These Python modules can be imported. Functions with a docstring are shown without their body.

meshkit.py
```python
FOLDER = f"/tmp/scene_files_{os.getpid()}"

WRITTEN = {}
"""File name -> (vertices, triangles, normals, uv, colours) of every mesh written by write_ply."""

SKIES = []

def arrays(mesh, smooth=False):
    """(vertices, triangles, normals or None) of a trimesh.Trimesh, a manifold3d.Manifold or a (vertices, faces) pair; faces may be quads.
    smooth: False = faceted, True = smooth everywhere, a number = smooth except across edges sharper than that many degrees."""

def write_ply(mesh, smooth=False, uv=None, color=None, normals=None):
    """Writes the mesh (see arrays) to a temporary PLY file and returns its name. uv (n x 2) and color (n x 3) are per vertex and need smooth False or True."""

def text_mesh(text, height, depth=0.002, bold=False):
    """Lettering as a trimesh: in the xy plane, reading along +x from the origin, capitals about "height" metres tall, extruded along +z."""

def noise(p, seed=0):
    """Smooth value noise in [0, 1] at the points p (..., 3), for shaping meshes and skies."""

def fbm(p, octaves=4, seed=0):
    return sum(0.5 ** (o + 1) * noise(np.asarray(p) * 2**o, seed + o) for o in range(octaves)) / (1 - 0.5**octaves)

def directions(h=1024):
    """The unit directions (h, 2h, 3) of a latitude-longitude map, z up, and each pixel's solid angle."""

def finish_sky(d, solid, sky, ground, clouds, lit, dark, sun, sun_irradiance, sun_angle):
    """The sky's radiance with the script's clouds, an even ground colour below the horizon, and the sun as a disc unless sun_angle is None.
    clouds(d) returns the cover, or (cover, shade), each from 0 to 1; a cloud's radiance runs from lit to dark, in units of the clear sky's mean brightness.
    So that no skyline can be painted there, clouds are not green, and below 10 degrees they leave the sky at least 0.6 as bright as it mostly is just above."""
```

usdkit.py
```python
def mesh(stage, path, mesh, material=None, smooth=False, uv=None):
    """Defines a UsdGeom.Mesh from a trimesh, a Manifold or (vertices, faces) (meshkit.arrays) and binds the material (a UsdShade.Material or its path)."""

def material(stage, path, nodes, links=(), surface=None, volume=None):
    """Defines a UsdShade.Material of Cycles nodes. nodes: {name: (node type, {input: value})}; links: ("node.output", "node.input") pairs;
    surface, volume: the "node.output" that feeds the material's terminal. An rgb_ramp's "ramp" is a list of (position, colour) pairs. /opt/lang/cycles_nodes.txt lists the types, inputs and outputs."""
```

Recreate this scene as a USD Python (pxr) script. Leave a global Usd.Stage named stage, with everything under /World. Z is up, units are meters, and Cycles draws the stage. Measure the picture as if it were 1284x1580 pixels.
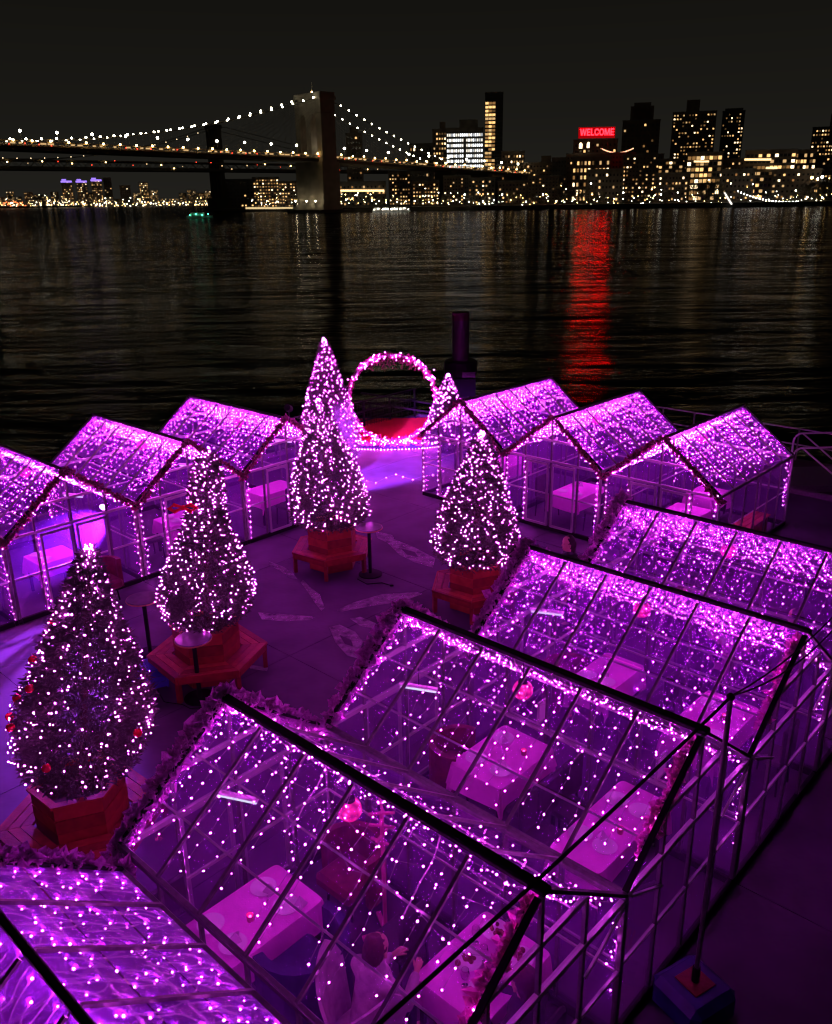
import math, numpy as np, trimesh, usdkit, meshkit
import manifold3d as m3
from pxr import Usd, UsdGeom, UsdLux, UsdShade, Gf, Sdf
from shapely.geometry import Polygon, box as sbox
RNG = np.random.default_rng(7)
PI = math.pi
stage = Usd.Stage.CreateInMemory()
UsdGeom.SetStageUpAxis(stage, 'Z')
UsdGeom.Xform.Define(stage, '/World')

# ------------------------------------------------------------------ camera
CAM_H = 7.2                       # the eye stands on a terrace 7.2 m above the deck
F, CX, CY = 1337.0, 642.0, 790.0
_sl, _y0 = -.016, 306 - CY
_n = np.array([-_sl * F, F, -_y0]); _up = -_n / np.linalg.norm(_n)
_f = np.array([0, 0, 1.]) - _up[2] * _up; _f /= np.linalg.norm(_f)
R = np.stack([np.cross(_f, _up), _f, _up])      # camera axes (right, down, forward) as columns
cam = UsdGeom.Camera.Define(stage, '/World/camera')
cam.CreateHorizontalApertureAttr(36.0); cam.CreateVerticalApertureAttr(36.0 * 1024 / 832)
cam.CreateFocalLengthAttr(36.0 * F / 1284)
cam.CreateClippingRangeAttr(Gf.Vec2f(0.1, 20000))
cam.CreateExposureAttr(0.0); cam.CreateFStopAttr(3.2); cam.CreateFocusDistanceAttr(10.0)
_m = Gf.Matrix4d(1.0)
for _i, _a in enumerate((R[:, 0], -R[:, 1], -R[:, 2])): _m.SetRow(_i, Gf.Vec4d(*map(float, _a), 0))
_m.SetRow(3, Gf.Vec4d(0, 0, CAM_H, 1)); cam.AddTransformOp().Set(_m)

# ------------------------------------------------------------------ sky: a night sky with a faint warm city glow low down
SKY = 1.0
sky_mat = usdkit.material(stage, '/World/Looks/night_sky', {
    'tc': ('texture_coordinate', {}), 'sx': ('separate_xyz', {}),
    'r': ('rgb_ramp', {'ramp': [(0.0, (.0150, .0141, .0116)), (.08, (.0105, .0098, .0078)), (.24, (.0050, .0046, .0036)), (.5, (.0030, .0027, .0021)), (1, (.0022, .002, .0016))]}),
    'b': ('background_shader', {'strength': SKY})},
    [('tc.generated', 'sx.vector'), ('sx.z', 'r.fac'), ('r.color', 'b.color')], surface='b.background')
dome = UsdLux.DomeLight.Define(stage, '/World/sky')
UsdShade.MaterialBindingAPI.Apply(dome.GetPrim()).Bind(sky_mat)
dome.GetPrim().SetCustomDataByKey('kind', 'structure')

# ------------------------------------------------------------------ helpers
def mat(name, col, rough=.6, metallic=0., var=.0, scale=8., bump=0., bscale=30., spec=.5, col2=None, emis=None, coat=0.):
    nodes = {'p': ('principled_bsdf', {'base_color': col, 'roughness': rough, 'metallic': metallic, 'specular_ior_level': spec, 'coat_weight': coat})}
    links = []
    if var or col2 is not None or bump: nodes['tc'] = ('texture_coordinate', {})
    if var or col2 is not None:
        c = np.array(col); a, b = (c * (1 - var), np.clip(c * (1 + var), 0, 1)) if col2 is None else (c, np.array(col2))
        nodes['n'] = ('noise_texture', {'scale': scale, 'detail': 5.0})
        nodes['r'] = ('rgb_ramp', {'ramp': [(.3, tuple(a)), (.7, tuple(b))]})
        links += [('tc.object', 'n.vector'), ('n.fac', 'r.fac'), ('r.color', 'p.base_color')]
    if bump:
        nodes['bn'] = ('noise_texture', {'scale': bscale, 'detail': 4.0}); nodes['bp'] = ('bump', {'strength': bump, 'distance': .01})
        links += [('tc.object', 'bn.vector'), ('bn.fac', 'bp.height'), ('bp.normal', 'p.normal')]
    return usdkit.material(stage, '/World/Looks/' + name, nodes, links, surface='p.BSDF')
def glow(name, col, s=1.):
    return usdkit.material(stage, '/World/Looks/' + name, {'e': ('emission', {'color': tuple(np.array(col) / max(col)), 'strength': float(max(col) * s)})}, [], surface='e.emission')

USED = {}
def path_for(parent, name):
    k = USED.get((parent, name), 0); USED[(parent, name)] = k + 1
    return f'{parent}/{name}' + (f'_{k:03d}' if k else '')
def tag(o, label=None, cat=None, group=None, kind=None):
    p = o.GetPrim() if hasattr(o, 'GetPrim') else o
    for k, v in (('label', label), ('category', cat), ('group', group), ('kind', kind)):
        if v: p.SetCustomDataByKey(k, v)
    return o
def put(name, mesh, m, parent=None, smooth=False, **kw):
    par = '/World' if parent is None else str(parent.GetPath())
    o = usdkit.mesh(stage, path_for(par, name), mesh, m, smooth=smooth)
    return tag(o, **kw)
def thing(name, label, cat, loc=(0, 0, 0), rz=0., group=None, kind=None):
    x = UsdGeom.Xform.Define(stage, path_for('/World', name))
    x.AddTranslateOp().Set(Gf.Vec3d(*map(float, loc))); x.AddRotateZOp().Set(float(rz))
    return tag(x, label, cat, group, kind)
def dup(src, label, loc, rz=0., group=None):
    was = src.GetPrim().GetCustomData()
    nm = src.GetPrim().GetName(); nm = nm[:-4] if nm[-4:-3] == '_' and nm[-3:].isdigit() else nm
    x = UsdGeom.Xform.Define(stage, path_for('/World', nm))
    x.GetPrim().GetReferences().AddInternalReference(src.GetPath())
    x.GetPrim().SetInstanceable(True)
    UsdGeom.XformCommonAPI(x)
    ops = x.GetOrderedXformOps()
    ops[0].Set(Gf.Vec3d(*map(float, loc))); ops[1].Set(float(rz))
    return tag(x, label, was.get('category'), group or was.get('group'))
def join(parts):
    v, f, n = [], [], 0
    for a, b in parts:
        a = np.asarray(a, float); b = np.asarray(b, int)
        if b.shape[1] == 4: b = np.vstack([b[:, [0, 1, 2]], b[:, [0, 2, 3]]])
        v.append(a); f.append(b + n); n += len(a)
    return np.vstack(v), np.vstack(f)
BV = np.array([[x, y, z] for z in (-.5, .5) for y in (-.5, .5) for x in (-.5, .5)])
BF = np.array([[0, 2, 3, 1], [4, 5, 7, 6], [0, 1, 5, 4], [2, 6, 7, 3], [0, 4, 6, 2], [1, 3, 7, 5]])
def box(c, s, rz=0.):
    v = BV * np.array(s, float)
    if rz: a = math.radians(rz); v = v @ np.array([[math.cos(a), math.sin(a), 0], [-math.sin(a), math.cos(a), 0], [0, 0, 1]])
    return v + np.array(c, float), BF
def cham(c, s, r=.01, rz=0.):                       # a box with chamfered edges
    s = np.array(s, float) / 2; pts = []
    for sx in (-1, 1):
        for sy in (-1, 1):
            for sz in (-1, 1):
                for k in range(3):
                    q = s - r; q[k] = s[k]; pts.append(q * (sx, sy, sz))
    h = m3.Manifold.hull_points(np.array(pts)).to_mesh(); v = h.vert_properties[:, :3].astype(float)
    if rz: a = math.radians(rz); v = v @ np.array([[math.cos(a), math.sin(a), 0], [-math.sin(a), math.cos(a), 0], [0, 0, 1]])
    return v + np.array(c, float), h.tri_verts
def beam(p, q, w, h, up=(0, 0, 1)):                 # box from p to q, w wide and h along up
    p, q = np.array(p, float), np.array(q, float); d = q - p; L = np.linalg.norm(d); d /= L
    up = np.array(up, float); s = np.cross(d, up)
    if np.linalg.norm(s) < 1e-6: s = np.cross(d, [1, 0, 0])
    s /= np.linalg.norm(s); t = np.cross(s, d)
    return (BV * (L, w, h)) @ np.stack([d, s, t]) + (p + q) / 2, BF
def tube(pts, r, n=6, closed=False):
    p = np.asarray(pts, float); t = np.gradient(p, axis=0); t /= np.linalg.norm(t, axis=1, keepdims=True) + 1e-12
    ref = np.where(np.abs(t[:, 2:]) < .9, [[0, 0, 1.]], [[1., 0, 0]]); a = np.cross(t, ref); a /= np.linalg.norm(a, axis=1, keepdims=True); b = np.cross(t, a)
    g = np.arange(n) * 2 * PI / n; rr = np.broadcast_to(r, (len(p),))
    v = p[:, None] + rr[:, None, None] * (np.cos(g)[None, :, None] * a[:, None] + np.sin(g)[None, :, None] * b[:, None])
    f = [[i * n + j, i * n + (j + 1) % n, (i + 1) * n + (j + 1) % n, (i + 1) * n + j] for i in range(len(p) - 1) for j in range(n)]
    v = v.reshape(-1, 3); out = [(v, np.array(f))]
    if not closed and n > 3:
        for e, s in ((0, -1), (len(p) - 1, 1)):
            c = np.vstack([v[e * n:(e + 1) * n], p[e]]); k = np.arange(n)
            fc = np.stack([k, (k + 1) % n, np.full(n, n)], 1); out.append((c, fc if s > 0 else fc[:, ::-1]))
    return join(out)
def lathe(prof, n=24, c=(0, 0, 0)):
    prof = np.array(prof, float); g = np.arange(n) * 2 * PI / n
    v = np.stack([prof[:, None, 0] * np.cos(g), prof[:, None, 0] * np.sin(g), np.broadcast_to(prof[:, None, 1], (len(prof), n))], -1).reshape(-1, 3)
    f = [[i * n + j, i * n + (j + 1) % n, (i + 1) * n + (j + 1) % n, (i + 1) * n + j] for i in range(len(prof) - 1) for j in range(n)]
    return v + np.array(c, float), np.array(f)
def prism(poly, z0, z1):                            # polygon outline (n, 2) extruded upward
    m = trimesh.creation.extrude_polygon(Polygon(poly), z1 - z0, engine='earcut'); v = np.array(m.vertices); v[:, 2] += z0
    return v, np.array(m.faces)
ICO = trimesh.creation.icosphere(subdivisions=0); IV, IF = np.array(ICO.vertices), np.array(ICO.faces)
ICO1 = trimesh.creation.icosphere(subdivisions=1)
def balls(pts, r):
    pts = np.asarray(pts, float); r = np.broadcast_to(r, (len(pts),))
    v = (pts[:, None] + IV[None] * r[:, None, None]).reshape(-1, 3)
    f = (IF[None] + (np.arange(len(pts)) * len(IV))[:, None, None]).reshape(-1, 3)
    return v, f
def sphere(c, r, sub=2):
    m = trimesh.creation.icosphere(subdivisions=sub); return np.array(m.vertices) * r + np.array(c, float), np.array(m.faces)
def xf(mesh, loc=(0, 0, 0), rz=0.):
    v, f = mesh; a = math.radians(rz); M = np.array([[math.cos(a), math.sin(a), 0], [-math.sin(a), math.cos(a), 0], [0, 0, 1]])
    return np.asarray(v) @ M + np.array(loc, float), f

# the deck's own grid: U runs away to the left, V runs away to the right
A_V = 47.0
V = np.array([math.cos(math.radians(A_V)), math.sin(math.radians(A_V))]); U = np.array([-V[1], V[0]])
def W(u, v, z=0.): return np.array([*(u * U + v * V), z])
def ray(px, py): return R @ np.array([px - CX, py - CY, F])
def on(px, py, z=0.):                               # a spot on the horizontal plane z as surveyed from the photograph
    d = ray(px, py); return np.array([0, 0, CAM_H]) + d * (z - CAM_H) / d[2]
def far(px, py, D):                                 # a far spot by bearing, D metres out
    d = ray(px, py); return np.array([0, 0, CAM_H]) + d * D / d[1]
WATER = -2.2

# ------------------------------------------------------------------ materials
M_deck = mat('deck_paint', (.032, .024, .044), .62, col2=(.082, .062, .110), scale=1.1, bump=.35, bscale=14)
M_paint = usdkit.material(stage, '/World/Looks/floor_paint', {'tc': ('texture_coordinate', {}), 'n': ('noise_texture', {'scale': 5.0, 'detail': 7.0, 'roughness': .7}), 'r': ('rgb_ramp', {'ramp': [(.36, (0, 0, 0)), (.58, (1, 1, 1))]}),
    'd': ('diffuse_bsdf', {'color': (.36, .34, .37)}), 't': ('transparent_bsdf', {}), 'm': ('mix_closure', {})}, [('tc.object', 'n.vector'), ('n.fac', 'r.fac'), ('r.color', 'm.fac'), ('t.BSDF', 'm.closure1'), ('d.BSDF', 'm.closure2')], surface='m.closure')
M_black = mat('black_rubber', (.008, .008, .009), .6, spec=.2)
M_frame = mat('grey_aluminium', (.13, .125, .135), .42, .35, var=.2, scale=20)
M_frame2 = mat('pale_aluminium', (.42, .41, .43), .4, .4)
M_white = mat('white_enamel', (.75, .75, .76), .35)
M_cloth = mat('white_cloth', (.80, .20, .70), .85, var=.05, scale=12, bump=.3, bscale=60)  # white cloth with the violet light mixed into its colour
M_wood = mat('red_stained_wood', (.30, .045, .02), .5, col2=(.20, .022, .011), scale=9, bump=.4, bscale=40)
M_wood2 = mat('red_stained_wood_worn', (.36, .07, .028), .5, col2=(.26, .035, .015), scale=7, bump=.4, bscale=40)
M_wood3 = mat('red_stained_wood_dark', (.22, .026, .014), .5, col2=(.15, .016, .009), scale=11, bump=.4, bscale=40)
M_raw = mat('raw_yellow_wood', (.52, .33, .12), .6, col2=(.42, .25, .09), scale=9)
M_needle = mat('conifer_needles', (.050, .056, .040), .6, var=.5, scale=6)
M_needle_lit = mat('frosted_needles', (.085, .045, .07), .7, var=.35, scale=6)  # flood light on the tall tree painted into lighter, pinker needles
M_bark = mat('bark', (.07, .05, .035), .85, var=.3)
def petal(name, c1, c2):
    return usdkit.material(stage, '/World/Looks/' + name, {'tc': ('texture_coordinate', {}), 'n': ('noise_texture', {'scale': 22.0, 'detail': 3.0}), 'r': ('rgb_ramp', {'ramp': [(.3, c1), (.7, c2)]}), 'd': ('diffuse_bsdf', {}), 't': ('translucent_bsdf', {}), 'm': ('mix_closure', {'fac': .45})},
        [('tc.object', 'n.vector'), ('n.fac', 'r.fac'), ('r.color', 'd.color'), ('r.color', 't.color'), ('d.BSDF', 'm.closure1'), ('t.BSDF', 'm.closure2')], surface='m.closure')
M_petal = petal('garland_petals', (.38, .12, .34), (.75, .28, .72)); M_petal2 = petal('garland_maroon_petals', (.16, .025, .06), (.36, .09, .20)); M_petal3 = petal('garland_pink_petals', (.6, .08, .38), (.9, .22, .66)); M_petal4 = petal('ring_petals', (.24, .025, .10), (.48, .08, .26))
M_chair = mat('charcoal_upholstery', (.035, .034, .04), .7, var=.2, bump=.3, bscale=80)
M_red = mat('red_velvet', (.17, .022, .05), .75, var=.25, bump=.3, bscale=50)
M_carpet = mat('red_carpet', (.72, .012, .02), .9, var=.12, scale=20, bump=.3, bscale=120)
M_blue = mat('blue_plastic', (.035, .06, .36), .45, var=.2, scale=5)
M_bluefab = mat('navy_fabric', (.018, .022, .09), .75, var=.25, bump=.3, bscale=60)
M_china = mat('white_china', (.8, .8, .8), .18)
M_food = mat('brown_food', (.20, .06, .03), .5, var=.5, scale=60, bump=.6, bscale=90)
M_pink = mat('pink_enamel', (.62, .10, .30), .4)
M_paper = mat('white_paper', (.8, .8, .8), .7)
M_skin = mat('skin', (.5, .3, .22), .55); M_hair1 = mat('auburn_hair', (.06, .013, .008), .5, var=.3, scale=40); M_hair2 = mat('dark_hair', (.02, .013, .01), .5)
M_coatw = mat('pale_wool', (.50, .38, .46), .9, bump=1.0, bscale=28, var=.25); M_coatd = mat('dark_wool', (.02, .02, .026), .85, bump=.4, bscale=60)
M_greenwire = mat('green_wire', (.02, .035, .02), .5); M_steel = mat('galvanised_steel', (.45, .45, .47), .3, .7)
M_wire = mat('clear_wire', (.34, .30, .34), .4)
M_stone = mat('granite', (.20, .18, .15), .85, var=.22, scale=.15)
M_iron = mat('dark_ironwork', (.06, .055, .048), .7)
M_bldg = [mat('dark_brick', (.11, .085, .07), .9, var=.3, scale=.2), mat('grey_masonry', (.12, .115, .11), .9, var=.3, scale=.2), mat('dark_glass_wall', (.02, .02, .022), .25)]
M_shore = mat('shore_earth', (.03, .032, .028), .95, var=.4, scale=.05)
M_rock = mat('bulkhead_stone', (.035, .033, .03), .95, var=.3, scale=.3)

BULB = (118., 7.2, 126.)
E_bulb = glow('pink_fairy_bulb', BULB)
E_globe = usdkit.material(stage, '/World/Looks/pink_globe_glass', {
    'tc': ('texture_coordinate', {}), 'v': ('voronoi_texture', {'scale': 16.0}), 'r': ('rgb_ramp', {'ramp': [(.0, (3.2, .22, 1.5)), (.3, (1.3, .012, .46)), (.8, (.5, .004, .22))]}),
    'e': ('emission', {'strength': 1.0}), 'g': ('glossy_bsdf', {'roughness': .12, 'color': (.5, .5, .5)}), 'm': ('mix_closure', {'fac': .10})},
    [('tc.object', 'v.vector'), ('v.distance', 'r.fac'), ('r.color', 'e.color'), ('e.emission', 'm.closure1'), ('g.BSDF', 'm.closure2')], surface='m.closure')
E_core = glow('globe_filament', (16, .5, 6))
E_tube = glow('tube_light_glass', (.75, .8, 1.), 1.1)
E_flood = glow('violet_flood_face', (60., 9., 90.))

def film(name, milk, rough, bump=0., scale=(1, 1, 1), col=(.72, .7, .74)):
    nodes = {'t': ('transparent_bsdf', {'color': (.95, .94, .96)}), 'd': ('diffuse_bsdf', {'color': col}), 'tl': ('translucent_bsdf', {'color': col}), 'dt': ('mix_closure', {'fac': .5}), 'm1': ('mix_closure', {'fac': milk}),
             'g': ('glossy_bsdf', {'color': (.95, .95, .95), 'roughness': rough}), 'lw': ('layer_weight', {'blend': .5}), 'pw': ('math', {'math_type': 'power', 'value2': 3.5}), 'fr': ('math', {'math_type': 'multiply_add', 'value2': .42, 'value3': .035}), 'm2': ('mix_closure', {})}
    links = [('d.BSDF', 'dt.closure1'), ('tl.BSDF', 'dt.closure2'), ('t.BSDF', 'm1.closure1'), ('dt.closure', 'm1.closure2'), ('lw.facing', 'pw.value1'), ('pw.value', 'fr.value1'), ('fr.value', 'm2.fac'), ('m1.closure', 'm2.closure1'), ('g.BSDF', 'm2.closure2')]
    if bump:
        nodes |= {'tc': ('texture_coordinate', {}), 'mp': ('mapping', {'scale': scale}), 'n': ('noise_texture', {'scale': 1.0, 'detail': 2.0}), 'b': ('bump', {'strength': 1.0, 'distance': bump})}
        links += [('tc.object', 'mp.vector'), ('mp.vector', 'n.vector'), ('n.fac', 'b.height'), ('b.normal', 'g.normal'), ('b.normal', 'd.normal')]
    return usdkit.material(stage, '/World/Looks/' + name, nodes, links, surface='m2.closure')
M_film = film('clear_roof_film', .085, .08, .01, (5, 5, 5), (.50, .13, .95)); M_film2 = film('hazy_roof_film', .24, .08, .01, (5, 5, 5), (.50, .13, .95))  # violet light tints the scatter; extra haze puts bulb glow into farther roofs
M_wall = film('clear_wall_film', .09, .06, .012, (4, 4, 2.5), (.50, .13, .95))  # violet light mixed into the wall film colour too
M_wavy = film('rippled_roof_film', .50, .12, .06, (12, 2.2, 9), (.46, .16, 1.))  # ripples, plus the violet light in its scatter colour
M_wineglass = usdkit.material(stage, '/World/Looks/wine_glass', {'p': ('principled_bsdf', {'base_color': (1, 1, 1), 'roughness': .02, 'transmission_weight': 1.0, 'ior': 1.45})}, surface='p.BSDF')

# ------------------------------------------------------------------ water, deck
M_water = usdkit.material(stage, '/World/Looks/river_water', {
    'g': ('geometry', {}),
    'm1': ('mapping', {'scale': (.10, .40, 1.)}), 'n1': ('noise_texture', {'scale': 1.0, 'detail': 5.0, 'roughness': .58, 'distortion': .5}),
    'm2': ('mapping', {'scale': (.03, .075, 1.), 'rotation': (0, 0, .3)}), 'n2': ('noise_texture', {'scale': 1.0, 'detail': 3.0}),
    'cr': ('rgb_ramp', {'ramp': [(0, (0, 0, 0)), (.42, (.03,) * 3), (.54, (.12,) * 3), (.66, (.6,) * 3), (.8, (1, 1, 1))]}), 'b2': ('bump', {'strength': 1.0, 'distance': 1.0}), 'b1': ('bump', {'strength': 1.0, 'distance': .36}),
    'd': ('diffuse_bsdf', {'color': (.004, .006, .006)}), 'gl': ('glossy_bsdf', {'distribution': 'beckmann', 'roughness': .15, 'color': (.27, .27, .28)}), 'fr': ('fresnel', {'IOR': 1.2}), 'mx': ('mix_closure', {})},
    [('g.position', 'm1.vector'), ('g.position', 'm2.vector'), ('m1.vector', 'n1.vector'), ('m2.vector', 'n2.vector'), ('n2.fac', 'b2.height'), ('b2.normal', 'b1.normal'), ('n1.fac', 'cr.fac'), ('cr.color', 'b1.height'), ('b1.normal', 'gl.normal'), ('b1.normal', 'fr.normal'), ('fr.fac', 'mx.fac'), ('d.BSDF', 'mx.closure1'), ('gl.BSDF', 'mx.closure2')], surface='mx.closure')
wv = np.array([[-4500, -60, WATER], [4500, -60, WATER], [4500, 6000, WATER], [-4500, 6000, WATER]], float)
put('water', (wv, np.array([[0, 1, 2, 3]])), M_water, kind='structure')

def poly_uv(pts): return np.array([W(u, v)[:2] for u, v in pts])
deck_out = [(-6, -6), (20.2, -6), (20.2, 21.9), (-6, 21.9)]
dk = thing('deck', None, None, kind='structure')
put('barge_hull', prism(poly_uv([(-6, -6), (20.2, -6), (20.2, 21.9), (-6, 21.9)]), WATER - 1.0, -.12), M_iron, dk)
# the deck surface is laid in large plates with open seams
us = np.linspace(-6, 20.2, 9); vs = np.linspace(-6, 21.9, 9)
for i in range(8):
    for j in range(8):
        g = .006
        put('deck_plate', prism(poly_uv([(us[i] + g, vs[j] + g), (us[i + 1] - g, vs[j] + g), (us[i + 1] - g, vs[j + 1] - g), (us[i] + g, vs[j + 1] - g)]), -.118, 0), M_deck, dk)
put('kerb', join([beam(W(20.12, -6, .06), W(20.12, 21.82, .06), .12, .12), beam(W(20.04, 21.82, .06), W(-6, 21.82, .06), .12, .12)]), M_frame, dk)

# painted figures on the courtyard floor
def mark(px, label, hole=None):
    pts = np.array([on(x, y)[:2] for x, y in px]); P = Polygon(pts)
    if hole is not None: P = P.difference(Polygon([on(x, y)[:2] for x, y in hole]))
    m = trimesh.creation.extrude_polygon(P.buffer(0), .002, engine='earcut'); v = np.array(m.vertices); v[:, 2] += .003
    put('floor_marking', (v, np.array(m.faces)), M_paint, label=label, cat='floor marking')
mark([(398, 945), (440, 948), (488, 952), (478, 957), (440, 959), (404, 956)], 'pale curved stroke painted on the floor, lower left one of the flower')
mark([(520, 942), (545, 930), (590, 917), (644, 914), (652, 917), (620, 928), (570, 936), (528, 944)], 'long pale leaf stroke painted on the floor pointing at the right planter')
mark([(468, 895), (478, 906), (494, 918), (501, 938), (496, 943), (487, 932), (474, 912), (464, 899)], 'short bent pale stroke painted on the floor above the curved one')
mark([(415, 866), (436, 874), (452, 884), (459, 894), (448, 892), (432, 881), (416, 872)], 'thin pale arc painted on the floor left of the middle planter')
mark([(580, 820), (606, 826), (608, 832), (640, 845), (672, 862), (668, 876), (640, 868), (616, 856), (598, 838), (582, 830)], 'broad pale arrowhead painted on the floor beside the right planter', hole=[(618, 846), (640, 852), (646, 860), (628, 856)])
mark([(508, 968), (524, 964), (548, 975), (560, 990), (552, 1016), (536, 1012), (518, 992)], 'pale leaf shape painted on the floor beside the ruffled glasshouse corner', hole=[(524, 980), (542, 988), (545, 998), (532, 994)])
mark([(540, 955), (556, 952), (580, 962), (576, 970), (556, 966)], 'small pale dash painted on the floor above the leaf shape')
mark([(384, 1026), (414, 1030), (412, 1036), (386, 1032)], 'small pale dash painted on the floor right of the round-topped table')

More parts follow.
